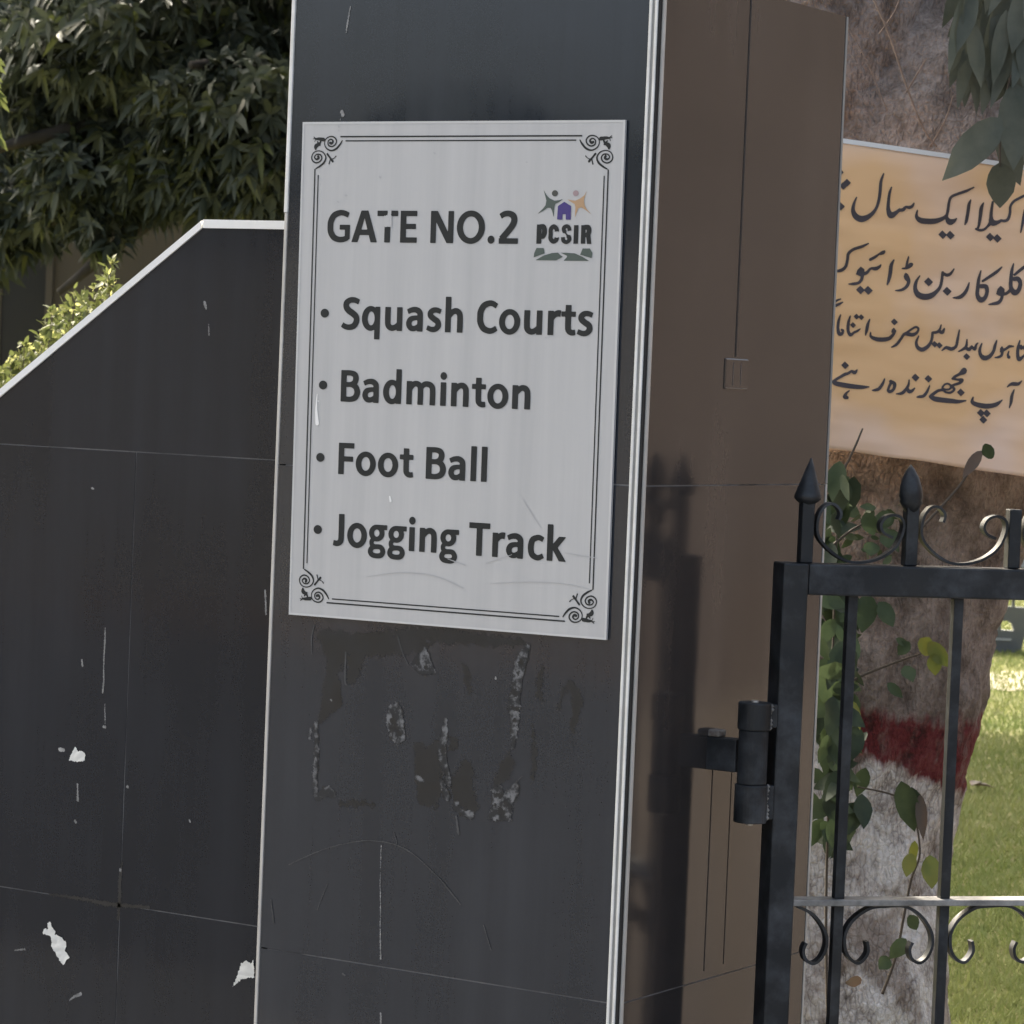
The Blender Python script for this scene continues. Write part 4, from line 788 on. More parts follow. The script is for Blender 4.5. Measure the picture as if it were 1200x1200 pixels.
# ------------------------------------------------------------------ wing wall
def wing():
    YW = 0.19; x1 = -W_P-0.002; prof = [(x1, 1.861), (-0.997, 1.863), (-1.443, 1.553), (-2.35, 0.914), (-3.2, 0.914)]
    r = root('wing_wall', 'black granite wing wall with white topped sloping shoulder left of the pillar', 'wall', (-1.7, YW+0.1, 0))
    ce = 0.0140
    def slab(pts, m, name, y0=YW, y1=YW+0.2):
        n = len(pts); v = [(x, y0, z) for x, z in pts]+[(x, y1, z) for x, z in pts]
        f = [tuple(range(n)), tuple(range(2*n-1, n-1, -1))]+[(i, i+n, (i+1) % n+n, (i+1) % n) for i in range(n)]
        return obj(name, v, f, m, r)
    g = 0.0010; zj, zk = 1.4550, 0.6540; xv = -1.1255
    def top_at(x):
        for (xa, za), (xb, zb) in zip(prof[:-1], prof[1:]):
            if xb <= x <= xa: return za+(zb-za)*(xa-x)/(xa-xb)
    D = M['granite_dull']
    xs = -1.443-(1.545-zj)/(1.545-0.914)*(2.35-1.443)      # where the slope meets the upper joint
    slab([(x1, zj+g), (x1, 1.861-ce), (-0.997-0.004, 1.863-ce), (-1.443-0.007, 1.553-ce*1.2), (xs+0.01, zj+g)], D, 'upper_slab')
    slab([(x1, zk+g), (x1, zj-g), (xv+g, zj-g), (xv+g, zk+g)], D, 'middle_slab')
    slab([(xv-g, zk+g), (xv-g, zj-g), (xs, zj-g), (-2.35, 0.914-ce), (-2.35, zk+g)], D, 'middle_slab')
    slab([(x1, 0), (x1, zk-g), (xv+g, zk-g), (xv+g, 0)], D, 'lower_slab')
    slab([(xv-g, 0), (xv-g, zk-g), (-2.35, zk-g), (-2.35, 0)], D, 'lower_slab')
    slab([(-2.352, 0), (-2.352, 0.914-ce), (-3.2, 0.914-ce), (-3.2, 0)], D, 'lower_slab')
    slab([(x1, 0), (x1, 1.83), (-1.0, 1.83), (-2.33, 0.89), (-3.19, 0.89), (-3.19, 0)], M['joint'], 'core', YW+0.0008, YW+0.19)
    def cope(pa, pb, dz=ce):
        (xa, za), (xb, zb) = pa, pb
        v = [(x, y, z) for (x, z) in ((xa, za-dz), (xb, zb-dz*1.05), (xb, zb), (xa, za)) for y in (YW-0.004, YW+0.205)]
        return obj('coping', v, [(0, 2, 4, 6), (1, 7, 5, 3), (0, 1, 3, 2), (2, 3, 5, 4), (4, 5, 7, 6), (6, 7, 1, 0)], M['marble'], r)
    cope((x1, 1.861), (-0.9945, 1.863)); cope((-0.9985, 1.861), (-1.65, 1.409)); cope((-1.652, 1.4076), (-2.348, 0.923)); cope((-2.352, 0.914), (-3.2, 0.914))
    # wear
    h = lambda pts: cv(pts, 0, 830, 3.428, YW); k = lambda pts: cv(pts, 0, 700, 1.6667, YW); q = lambda pts: cv(pts, 0, 0, 1, YW)
    def scrap(pts, lab):
        v, f = flat([('p', pts)], 0.0008, 0.0003, 0.0, 0.0022)
        V = [(x, YW-0.0012-0.002*abs(noise.noise(Vector((x*60, z*60, 1)))), z) for x, z in v]
        o = obj('paper_scrap', V, f, M['paper'], r, lab)
        return o
    scrap(h([(278,208),(290,180),(305,155),(315,172),(335,170),(346,190),(340,212),(310,214)]), 'small round white paper scrap')
    scrap(h([(175,905),(178,885),(195,885),(192,862),(205,858),(210,880),(222,890),(222,910),(245,915),(268,942),(265,975),(280,1002),(255,1030),(230,995),(208,955),(207,915),(190,908)]), 'long torn white paper scrap')
    scrap(k([(456,760),(466,735),(472,715),(482,710),(490,715),(497,708),(497,742),(475,745)]), 'white paper scrap at the pillar edge')
    pale = [('s', k([(206,60,2.0),(205,90,3.4),(203,130,2.4),(203,160,3.2),(201,186,4)])), ('s', k([(160,122,4),(162,134,4)])), ('s', k([(205,208,1.8),(206,255,1.2)])), ('s', h([(312,305,8),(313,335,7),(313,368,12)])), ('s', h([(302,452,9),(306,458,9)])), ('s', h([(242,165,16),(256,168,14)])), ('s', h([(282,1172,6),(300,1158,9),(325,1148,14)])), ('s', h([(418,74,10),(424,76,10)])), ('s', h([(512,315,12),(514,316,12)])), ('s', h([(484,648,11),(484,652,11)])), ('s', h([(60,972,4),(100,968,8)])), ('s', q([(240,354,3),(241,358,3.4),(242,362,1.5)])), ('s', q([(245,380,0.8),(245,393,1.4)])), ('s', q([(311,692,2.4),(312,720,2.2)])), ('s', q([(108,572,2),(110,573,2)])), ('s', q([(222,961,2),(223,963,2)]))]
    marks('paint_drip', pale, M['drip'], YW, r, 0.0006, 0.0006, 0.0002, each=True, warp=0.0012)
    marks('stain', [('s', h([(200,748,6),(330,765,12),(430,785,18),(600,800,10)])), ('s', h([(490,620,8),(482,700,14),(480,780,16),(474,850,8)]))], M['smear'], YW, r, 0.001, 0.0004, 0.0012, each=True, warp=0.002)
wing()

# ------------------------------------------------------------------ sign
SY = -0.006
Q = {k: on_front(*p, SY) for k, p in dict(tl=(355, 143), tr=(733, 140.5), bl=(338.5, 720), br=(710.5, 750)).items()}
def sgn(u, v, y=SY):                       # u, v in 0..1 from the top left corner
    p = (Q['tl']*(1-u)+Q['tr']*u)*(1-v)+(Q['bl']*(1-u)+Q['br']*u)*v
    return np.array([p[0], y, p[2]])
SGW, SGH = 0.600, 0.796
def s_loc(px, py):                         # pixel -> metres from the sign's top left (u right, v down)
    p = on_front(px, py, SY)
    e1 = Q['tr']-Q['tl']; 
    u = v = 0.5
    for _ in range(6):
        f = sgn(u, v)-p; du = (Q['tr']-Q['tl'])*(1-v)+(Q['br']-Q['bl'])*v; dv = (Q['bl']-Q['tl'])*(1-u)+(Q['br']-Q['tr'])*u
        J = np.array([[du[0], dv[0]], [du[2], dv[2]]]); d = np.linalg.solve(J, -np.array([f[0], f[2]])); u += d[0]; v += d[1]
    return u*SGW, v*SGH
def s_map(a, b, off): return sgn(a/SGW, b/SGH, SY-off)
GL = {}
def glyphs():
    V, H = 122, 98
    R = lambda a, b, c, d: ('r', a, b, c, d)
    GL['G'] = (637, [('b', [(545,556,98),(440,596,100),(330,600,104),(200,545,118),(128,430,126),(115,320,126),(128,200,126),(200,95,118),(320,46,104),(440,50,100),(540,84,96)]), R(478,62,584,345), R(350,258,584,345)])
    GL['A'] = (606, [('p', [(8,0),(226,644),(382,644),(602,0),(466,0),(418,150),(188,150),(142,0)]), ('P', [(218,248),(388,248),(303,520)])])
    GL['T'] = (495, [R(10,546,488,644), R(188,0,310,600)])
    GL['E'] = (488, [R(70,0,190,644), R(70,548,445,644), R(70,282,422,374), R(70,0,450,96)])
    GL['N'] = (660, [R(70,0,182,644), R(478,0,590,644), ('p', [(70,644),(215,644),(590,0),(448,0)])])
    GL['O'] = (677, [('e',338,322,317,334), ('E',338,322,190,228)])
    GL['.'] = (267, [('e',133,72,72,76)])
    GL['2'] = (507, [('b', [(75,552,96),(160,598,100),(265,604,106),(360,555,122),(382,455,124),(330,345,124),(230,225,120),(105,92,118)]), R(50,0,472,98)])
    GL['S'] = (473, [('b', [(425,566,92),(330,602,98),(220,600,104),(130,545,118),(120,465,124),(180,390,124),(290,325,124),(370,255,124),(375,160,124),(310,70,112),(200,42,100),(100,58,98),(38,92,92)])])
    bowl = [('e',250,235,206,248), ('E',262,235,92,150)]
    GL['q'] = (537, bowl+[('p', [(352,-185),(468,-185),(468,470),(372,470),(352,400)])]); GL['d'] = (537, bowl+[R(352,0,468,705)])
    # the stem must survive the hole: cut first, stem kept by ordering in glyph()
    GL['u'] = (537, [('b', [(127,470,118),(127,200,118),(145,98,116),(220,50,104),(310,68,100),(390,130,90)]), R(352,0,468,470)])
    GL['a'] = (494, [('b', [(72,392,88),(160,428,94),(265,432,104),(345,385,114),(362,300,116),(362,0,116)]), ('s', [(350,268,80),(230,266,84),(130,230,104),(97,145,116),(140,66,104),(220,50,96),(300,80,90),(350,130,80)])])
    GL['s'] = (400, [('b', [(350,408,86),(260,436,92),(170,428,100),(110,375,112),(120,315,114),(200,255,110),(285,200,114),(300,120,116),(240,55,100),(150,42,92),(42,76,86)])])
    GL['h'] = (537, [R(70,0,188,705), ('b', [(150,310,80),(235,405,100),(320,426,106),(390,380,116),(410,280,118),(410,0,118)])])
    GL['n'] = (537, [R(70,0,188,470), ('b', [(150,310,80),(235,405,100),(320,426,106),(390,380,116),(410,280,118),(410,0,118)])])
    GL['m'] = (813, [R(70,0,188,470), ('b', [(150,310,80),(225,408,98),(300,428,104),(372,390,112),(396,290,116),(396,0,116)]), ('b', [(392,320,80),(470,410,98),(560,428,104),(652,390,112),(684,290,116),(684,0,116)])])
    GL['C'] = (529, [('b', [(488,545,94),(400,592,98),(310,596,104),(195,545,118),(125,430,126),(115,322,126),(125,210,126),(195,95,118),(310,46,104),(400,50,98),(492,98,94)])])
    GL['o'] = (538, [('e',269,235,236,250), ('E',269,235,114,152)])
    GL['r'] = (355, [R(70,0,188,470), ('b', [(140,290,60),(215,395,96),(285,428,112),(345,424,114)])])
    GL['t'] = (347, [('b', [(165,592,116),(165,180,116),(185,88,110),(250,52,100),(325,58,96)]), R(18,374,325,462)])
    GL['B'] = (561, [R(70,0,190,644), ('b', [(150,596,96),(300,596,96),(398,560,112),(425,480,122),(390,395,112),(290,356,88),(150,356,88)]), ('b', [(150,352,88),(320,350,88),(430,300,116),(465,190,126),(420,92,116),(310,48,96),(150,48,96)])])
    GL['i'] = (246, [R(64,0,182,470), ('e',123,608,70,72)])
    GL['F'] = (459, [R(70,0,190,644), R(70,548,432,644), R(70,270,412,364)])
    GL['l'] = (246, [R(64,0,182,705)])
    GL['J'] = (331, [('b', [(208,644,122),(208,180,122),(185,85,114),(112,46,100),(22,56,96)])])
    GL['g'] = (474, [('e',215,310,182,164), ('E',215,310,74,80)])
    GL['g2'] = (0, [('p', [(215,474),(458,474),(458,388),(330,388)]), ('b', [(150,196,80),(92,130,88),(120,50,90),(210,30,84)]), ('o', [(222,34,84),(330,20,92),(375,-60,108),(330,-135,96),(215,-152,88),(110,-130,96),(70,-70,106),(110,10,92)])])
    GL['k'] = (480, [R(70,0,188,705), ('p', [(180,225),(180,300),(335,470),(478,470),(296,262)]), ('p', [(190,285),(268,300),(296,262),(490,0),(346,0),(188,240)])])
    GL['c'] = (418, [('b', [(385,400,86),(310,432,92),(240,430,98),(140,375,114),(108,235,122),(140,98,114),(240,40,98),(310,42,92),(388,80,86)])])
glyphs()
def glyph_mesh(ch, cell=14.0):
    adv, pr = GL[ch]
    holes = [p for p in pr if p[0].isupper()]; stems = [p for p in pr if p[0] in 'rp'] if ch in 'qd' else []
    if ch in 'qd':
        # bowl with its hole, then the stem set beside it as part of the same outline
        hole = [('P', [(x, y) for x, y in [(262+92*math.cos(t), 235+150*math.sin(t)) for t in np.linspace(0, 2*math.pi, 40)[:-1]] if x < 353])]
        pr = [pr[0]]+stems+hole
    if ch == 'g':
        v, f = flat(pr, cell); v2, f2 = flat(GL['g2'][1], cell)
        # merge the two halves through one distance field: the counter only cuts the upper bowl
        pr = [('e',215,310,182,164)]+GL['g2'][1]+holes
    return flat(pr, cell, grow=8.0)
GM = {}
def write_line(text, p0, p1, cap_px, out, word=None):
    a0, b0 = s_loc(*p0); a1, b1 = s_loc(*p1)
    adv = 0.0; pos = []
    for i, ch in enumerate(text):
        pos.append(adv); adv += 226 if ch == ' ' else GL[ch][0]
    def ink(ch):
        if ch not in GM: GM[ch] = glyph_mesh(ch)
        xs = [p[0] for p in GM[ch][0]]; return min(xs), max(xs)
    xl = ink(text[0])[0]; xr = pos[-1]+ink(text[-1])[1]
    m = math.hypot(a1-a0, b1-b0); sx = m/(xr-xl)
    ex = ((a1-a0)/m, (b1-b0)/m); sy = cap_px/735.0/644.0
    wi = 0
    for ch, x in zip(text, pos):
        if ch == ' ': wi += 1; continue
        if word is not None and wi != word: continue
        ink(ch); v, f = GM[ch]; o = len(out.v)
        out.v += [tuple(s_map(a0+ex[0]*(x+q[0]-xl)*sx, b0+ex[1]*(x+q[0]-xl)*sx-q[1]*sy, 0.0006)) for q in v]
        out.f += [tuple(i+o for i in t) for t in f]
def sign():
    r = root('gate_sign', 'pale grey framed sign listing sports courts fixed to the black pillar', 'sign', tuple(sgn(0.5, 1)))
    # plate with a thin raised rim
    def quad(m0, m1, y0, y1):
        V = [sgn(u, v, y) for y in (y0, y1) for u, v in ((m0/SGW, m0/SGH), (1-m0/SGW, m0/SGH), (1-m0/SGW, 1-m0/SGH), (m0/SGW, 1-m0/SGH))]
        return V, [(0, 1, 2, 3), (7, 6, 5, 4), (0, 4, 5, 1), (1, 5, 6, 2), (2, 6, 7, 3), (3, 7, 4, 0)]
    V, F = quad(0, 0, SY, -0.0015); obj('plate', V, F, M['sign'], r)
    V = [sgn(u, v, SY-0.0005) for m0 in (0.0, 0.0035) for u, v in ((m0/SGW, m0/SGH), (1-m0/SGW, m0/SGH), (1-m0/SGW, 1-m0/SGH), (m0/SGW, 1-m0/SGH))]
    obj('rim', V, [(i, (i+1) % 4, 4+(i+1) % 4, 4+i) for i in range(4)], M['sign_edge'], r)
    lines = (('GATE NO.2', (383.5, 283), (607, 285.4), 36.3), ('Squash Courts', (399.7, 385.6), (694.5, 393.6), 36.8), ('Badminton', (399.2, 470), (621.3, 479.6), 36.2), ('Foot Ball', (396.4, 555), (570.4, 564.4), 36.2), ('Jogging Track', (390.2, 639), (663, 658), 37.2))
    for tx, p0, p1, cp in lines:
        for wd in range(len(tx.split())):
            mb = MB(); write_line(tx, p0, p1, cp, mb, wd); mb.build('lettering', M['ink'], r)
    def put(name, prims, m, cell=0.0007, off=0.0006, label=None, jit=0):
        if name in ('speck', 'scratch', 'paint_drip') and len(prims) > 1:
            for p in prims: put(name, [p], m, cell, off, label, jit)
            return
        v, f = flat(prims, cell, jit, 0.00018 if name == 'emblem_lettering' else 0.0); return obj(name, [s_map(a, b, off) for a, b in v], f, m, r, label)
    for c in ((380.8, 367), (378.8, 451.2), (375.6, 536), (372.6, 620.5)):
        a, b = s_loc(*c); put('bullet', [('e', a, b, 0.0082, 0.0072)], M['ink'])
    # border: double rule and scrolled corners
    k = lambda pts: [(*s_loc(340+p[0]/10, 140+p[1]/10), p[2]/10/700) for p in pts]
    sp1 = [(470,275,30),(490,280,30),(505,255,22),(480,232,16),(448,255,15),(450,300,17),(490,318,17),(530,295,17),(545,250,17),(520,210,17),(475,200,15),(425,225,13),(405,280,12),(425,335,15),(480,365,18),(540,345,24),(585,295,22),(612,250,14)]
    sp2 = [(y+55, x-37, wd) for x, y, wd in sp1]
    corner = [k(sp1), k(sp2), k([(280,205,10),(305,228,20),(335,228,34),(392,236,44)]), k([(365,245,18),(345,285,30),(306,312,50),(300,348,22)]), k([(322,262,16),(350,300,22)]), k([(272,228,8),(300,226,8),(290,262,8)]), k([(438,405,24),(470,450,22),(500,490,28)]), k([(470,470,12),(515,455,9),(540,430,14)]), k([(470,475,12),(458,520,16)])]
    a_out = s_loc(366.3, 300)[0]; a_in = s_loc(370.3, 300)[0]; b_out = s_loc(500, 159.8)[1]; b_in = s_loc(500, 164.8)[1]
    ao, ai = s_loc(399, 160)[0], s_loc(405, 165)[0]; bo, bi = s_loc(366, 198)[1], s_loc(370, 205)[1]
    pr = []
    for fx in (0, 1):
        for fy in (0, 1):
            mp = lambda p: ((SGW-p[0]) if fx else p[0], (SGH-p[1]) if fy else p[1], p[2])
            for st in corner: pr.append(('s', [mp(p) for p in st]))
    for f in (0, 1):
        X = (lambda a: SGW-a) if f else (lambda a: a); Y = (lambda b: SGH-b) if f else (lambda b: b)
        pr += [('b', [(X(a_out), bo, 0.0024), (X(a_out), SGH-bo, 0.0024)]), ('b', [(X(a_in), bi, 0.0020), (X(a_in), SGH-bi, 0.0020)]), ('b', [(ao, Y(b_out), 0.0024), (SGW-ao, Y(b_out), 0.0024)]), ('b', [(ai, Y(b_in), 0.0020), (SGW-ai, Y(b_in), 0.0020)])]
    put('border', pr, M['ink'], 0.0007, 0.0005)
    # emblem
    z = lambda pts: [s_loc(600+p[0]/10, 200+p[1]/10) if len(p) == 2 else (*s_loc(600+p[0]/10, 200+p[1]/10), p[2]/10/690) for p in pts]
    def circ(x, y, rr): a, b = s_loc(600+x/10, 200+y/10); return ('e', a, b, rr/10/640, rr/10/730)
    ce = 0.0005
    put('emblem_figure', [('p', z([(372,222),(405,285),(440,322),(500,352),(560,345),(600,332),(560,365),(510,390),(500,420),(495,480),(490,550),(475,480),(455,435),(420,435),(370,470),(300,508),(360,450),(395,405),(405,350),(390,290)]))], M['logo_green'], ce)
    put('emblem_head', [circ(505, 265, 35)], M['logo_olive'], ce)
    put('emblem_figure', [('p', z([(885,225),(850,290),(800,325),(745,352),(690,345),(650,335),(700,370),(735,390),(745,425),(742,480),(740,550),(760,490),(780,440),(815,430),(870,465),(935,515),(880,455),(855,410),(845,350),(860,290)]))], M['logo_tan'], ce)
    put('emblem_head', [circ(750, 265, 33)], M['logo_mauve'], ce)
    put('emblem_house', [('p', z([(615,365),(695,415),(690,575),(632,575),(632,510),(595,510),(592,575),(530,572),(540,415)]))], M['logo_purple'], ce)
    put('emblem_hill', [('p', z([(290,905),(375,908),(385,970),(340,985),(255,1018),(262,965)])), ('p', z([(830,912),(915,912),(945,965),(935,1025),(880,1010),(800,985)])), ('p', z([(275,1050),(370,995),(470,965),(540,960),(570,990),(600,1010),(560,1030),(520,1052)])), ('p', z([(570,962),(640,962),(740,970),(830,1010),(905,1058),(605,1055),(640,1020),(650,1000),(600,975)]))], M['logo_green'], ce)
    put('emblem_lettering', [('p', z([(295,632),(350,632),(343,855),(287,855)])), ('b', z([(330,656,48),(372,660,54),(384,710,58),(368,764,54),(328,772,46)])),
        ('b', z([(528,732,50),(524,684,50),(492,655,46),(458,685,50),(455,745,50),(455,800,50),(487,830,46),(522,806,50),(527,764,50)])), ('b', z([(676,704,46),(668,664,42),(638,652,40),(608,676,46),(622,722,48),(662,766,50),(674,808,46),(640,838,40),(604,818,46),(600,780,46)])),
        ('p', z([(730,640),(780,640),(774,855),(722,855)])), ('p', z([(815,640),(865,640),(858,855),(808,855)])), ('b', z([(850,663,48),(896,668,54),(904,714,56),(888,748,50),(850,757,42)])), ('p', z([(868,745),(918,745),(930,858),(882,858)]))], M['ink'], ce)
    # wear: worn patch over the T, a drip at the top edge, faint arcs near the foot
    y = lambda pts: [s_loc(370+p[0]/4.8, 230+p[1]/4.8) for p in pts]
    put('scuff', [('p', y([(408,74),(428,74),(426,106),(430,112),(430,172),(386,172),(386,112),(406,108)]))], M['sign'], 0.0006, 0.0010, jit=0.0005)
    q = lambda pts: [(*s_loc(p[0], p[1]), p[2]/720) for p in pts]
    put('scratch', [('s', q([(430,676,0.5),(470,671,1.0),(510,675,1.2),(543,689,1.8)])), ('s', q([(575,684,0.5),(620,682,1.0),(660,684,0.8),(690,690,0.5)])), ('s', q([(525,655,0.6),(545,662,1.6)])), ('s', q([(570,660,1.2),(600,650,0.5)])), ('s', q([(662,648,0.6),(700,654,1.0)])), ('s', q([(613,585,0.5),(622,600,1.2),(634,618,0.5)]))], M['line_scratch'], 0.0006, 0.0008)
    put('paint_drip', [('s', q([(372,462,1),(371,480,3),(372,496,5)])), ('s', q([(457,582,2),(458,587,3)])), ('s', q([(374,470,1),(372,470,1)]))], M['marble'], 0.0006, 0.0008)
    put('speck', [('s', q([(397,148,2),(397.5,149,2)])), ('s', q([(397,153,1.6),(397.5,153,1.6)])), ('s', q([(445,207,2),(446,208,2)])), ('s', q([(509,179,2),(510,180,2)])), ('s', q([(617,190,1.4),(618,190,1.4)])), ('s', q([(405,229,2),(406,229,2)])), ('s', q([(640,395,1),(640,396,1)])), ('s', q([(396,236,1.4),(397,237,1.4)]))], M['line_scratch'], 0.0005, 0.0008)
sign()

# ------------------------------------------------------------------ gate leaf, standing open
GO = np.array([0.10245821, 0.28988158]); TH = 0.81081946
Gd = np.array([math.cos(TH), math.sin(TH)]); Gn = np.array([-Gd[1], Gd[0]])      # along the leaf, and away from the camera
SA, SB = 0.0427, 0.0532                                                           # stile width and depth
ZT, ZB, ZL = 1.3363, 1.2865, 0.794
def gp(u, v, z): p = GO+Gd*u+Gn*v; return (p[0], p[1], z)
def gbox(mb, u0, u1, v0, v1, z0, z1):
    v = [gp(u, vv, z) for z in (z0, z1) for vv in (v0, v1) for u in (u0, u1)]
    return mb.add(v, [(0, 2, 3, 1), (4, 5, 7, 6), (0, 1, 5, 4), (2, 6, 7, 3), (0, 4, 6, 2), (1, 3, 7, 5)])
def lathe(prof, u, v, n=14, lean=0.0):
    V = []; F = []
    for rr, z in prof:
        for k in range(n): a = 2*math.pi*k/n; V.append(gp(u+rr*math.cos(a)+lean*(z-prof[0][1]), v+rr*math.sin(a), z))
    for i in range(len(prof)-1):
        for k in range(n): F.append((i*n+k, i*n+(k+1) % n, (i+1)*n+(k+1) % n, (i+1)*n+k))
    F += [tuple(range(n-1, -1, -1)), tuple((len(prof)-1)*n+k for k in range(n))]
    return V, F
def ribbon(pts, t, v0, v1):
    """flat bar bent along a curve in the plane of the leaf"""
    S = catmull(pts, 7); n = len(S); V = []; F = []
    for i in range(n):
        d = S[min(i+1, n-1)]-S[max(i-1, 0)]; d = d/(np.linalg.norm(d)+1e-12); nn = np.array([-d[1], d[0]])*t/2
        for (uu, zz) in (S[i]-nn, S[i]+nn):
            for vv in (v0, v1): V.append(gp(uu, vv, zz))
    for i in range(n-1):
        a, b = 4*i, 4*i+4
        F += [(a, b, b+1, a+1), (a+2, a+3, b+3, b+2), (a, a+2, b+2, b), (a+1, b+1, b+3, a+3)]
    F += [(0, 1, 3, 2), (4*n-4, 4*n-2, 4*n-1, 4*n-3)]
    return V, F
def gpx(px, py):
    p = on_plane(px, py, (Gn[0], Gn[1], 0), (GO[0], GO[1], 0)); q = p[:2]-GO; return float(q@Gd), float(p[2])
def gate():
    r = root('metal_gate', 'black iron gate leaf with spear finials hinged on the pillar and standing open', 'gate', gp(0.4, 0.02, 0))
    G = M['gate']; U1 = 1.30; vm = SB/2
    mb = gbox(MB(), 0, SA, 0, SB, 0.10, ZT); mb.build('stile', G, r, bevel=0.003)
    mb = gbox(MB(), U1-SA, U1, 0, SB, 0.10, ZT); mb.build('stile', G, r, bevel=0.003)
    mb = gbox(MB(), SA+0.0005, U1-SA-0.0005, 0.0006, SB-0.0006, ZB, ZT-0.0004); mb.build('top_rail', G, r, bevel=0.003)
    mb = gbox(MB(), SA, U1-SA, 0.002, SB-0.002, 0.10, 0.15); mb.build('bottom_rail', G, r, bevel=0.003)
    mb = gbox(MB(), SA-0.01, U1-SA+0.01, vm-0.019, vm+0.019, ZL-0.005, ZL+0.005); mb.build('middle_rail', M['gate_worn'], r, bevel=0.0015)
    bu = [0.126+0.1815*i for i in range(7)]; fu = [0.0435+0.1775*i for i in range(8)]
    for u in bu:
        for z0, z1 in ((0.15, ZL-0.005), (ZL+0.005, ZB)):
            mb = gbox(MB(), u-0.0082, u+0.0082, vm-0.0082, vm+0.0082, z0, z1); mb.build('bar', G, r, bevel=0.001)
    for i, u in enumerate(fu):
        mb = gbox(MB(), u-0.0105, u+0.0105, vm-0.0105, vm+0.0105, ZT, ZT+0.096); o = mb.build('finial', G, r, bevel=0.002)
        z = ZT+0.092; flat_cone = i % 2 == 0
        if i == 2: continue                          # this post has lost its spear head
        if flat_cone: prof = [(0.010, z), (0.019, z+0.006), (0.0235, z+0.010), (0.0238, z+0.015), (0.0205, z+0.024), (0.0145, z+0.040), (0.0075, z+0.059), (0.0012, z+0.075)]
        else: prof = [(0.0115, z-0.006), (0.017, z+0.004), (0.0205, z+0.010), (0.0195, z+0.014), (0.0215, z+0.019), (0.0195, z+0.034), (0.0145, z+0.050), (0.0075, z+0.062), (0.0012, z+0.070)]
        prof = [(rr*0.92, zz) for rr, zz in prof]; V, F = lathe(prof, u, vm, 12, lean=(0.05 if flat_cone else -0.06)); obj('spear_head', V, F, M['gate'], o, smooth=True)
    # scrolls above the top rail, one pattern between each two finials
    pat = [gpx(*p) for p in ((989,607),(991,598),(984,589),(975,589),(967,598),(963,612),(965,627),(978,643),(997,655),(1018,657),(1039,651),(1056,638),(1064.5,619),(1063.5,607),(1055,601.5),(1044,604),(1038,613),(1041,622),(1052,628))]
    u_a = fu[0]; dmin = min(z for _, z in pat)
    for i in range(7):
        off = fu[i]-u_a
        pts = [(u+off, z-dmin+ZT+0.0035+(0.004*(u-u_a)/0.18 if i % 2 else 0)) for u, z in pat]
        V, F = ribbon(pts, 0.0042, vm-0.008, vm+0.008); obj('scroll', V, F, M['gate'], r, smooth=False)
    # scrolls hanging under the middle rail between the bars
    low = [gpx(*p) for p in ((1021.5,1103),(1022.6,1116),(1013,1128),(1003,1124.5),(996,1112.6),(996,1094),(1006,1077),(1025,1064),(1044,1061.5),(1065,1061.5),(1083,1071),(1096,1089),(1098.5,1105.6),(1092.6,1121),(1083,1128),(1074,1123),(1071.6,1112.6),(1075,1104))]
    zt = max(z for _, z in low)
    for i in range(-1, 7):
        pts = [(u+(bu[0]-bu[0])+0.1815*i, z-zt+ZL-0.0072) for u, z in low]
        if i == -1: pts = [p for p in pts if p[0] > SA-0.006]
        if i == 6: pts = [p for p in pts if p[0] < U1-SA+0.006]
        if len(pts) < 4: continue
        V, F = ribbon(pts, 0.0048, vm-0.008, vm+0.008); obj('scroll', V, F, M['gate'], r)
    # hinge: three knuckles on a pin, lug to the stile, bracket let into the pillar
    hu, hv = -0.0395, -0.004
    c = gp(hu, hv, 0)
    k = MB()
    def knuckle(z0, z1, rr): 
        V, F = lathe([(rr*0.97, z0), (rr, z0+0.002), (rr, z1-0.002), (rr*0.97, z1)], hu, hv, 32); return V, F
    h = obj('hinge', *knuckle(1.0725, 1.1155, 0.0262), M['gate'], r)
    obj('knuckle', *knuckle(0.9865, 1.0715, 0.0235), M['gate'], h); obj('knuckle', *knuckle(0.9255, 0.9855, 0.0262), M['gate'], h)
    obj('pin', *knuckle(0.9205, 1.1185, 0.006), M['steel'], h)
    mb = MB(); gbox(mb, -0.018, 0.0, -0.002, 0.014, 1.075, 1.112); mb.build('lug', M['gate'], h, bevel=0.002)
    mb = gbox(MB(), -0.018, 0.0, -0.002, 0.014, 0.929, 0.983); mb.build('lug', M['gate'], h, bevel=0.002)
    for zs in (np.linspace(0.932, 0.982, 9), np.linspace(1.075, 1.110, 7)):
      mb = MB()
      for zz in zs:
        v = RNG.normal(0, 0.0015, 2); V, F = lathe([(0.001, zz-0.004), (0.0045, zz), (0.001, zz+0.004)], -0.014+v[0], -0.006+v[1], 6); mb.add(V, F)
      mb.build('weld', M['gate_worn'], h, smooth=True)
    mb = MB().box(-0.004, 0.052, c[1]-0.008, c[1]+0.022, 1.002, 1.054); mb.build('bracket', M['gate'], r, bevel=0.002)
    mb = MB().box(-0.002, 0.020, c[1]-0.006, c[1]+0.020, 1.0545, 1.066); mb.build('rusty_cap', M['rust'], r, bevel=0.003)
gate()

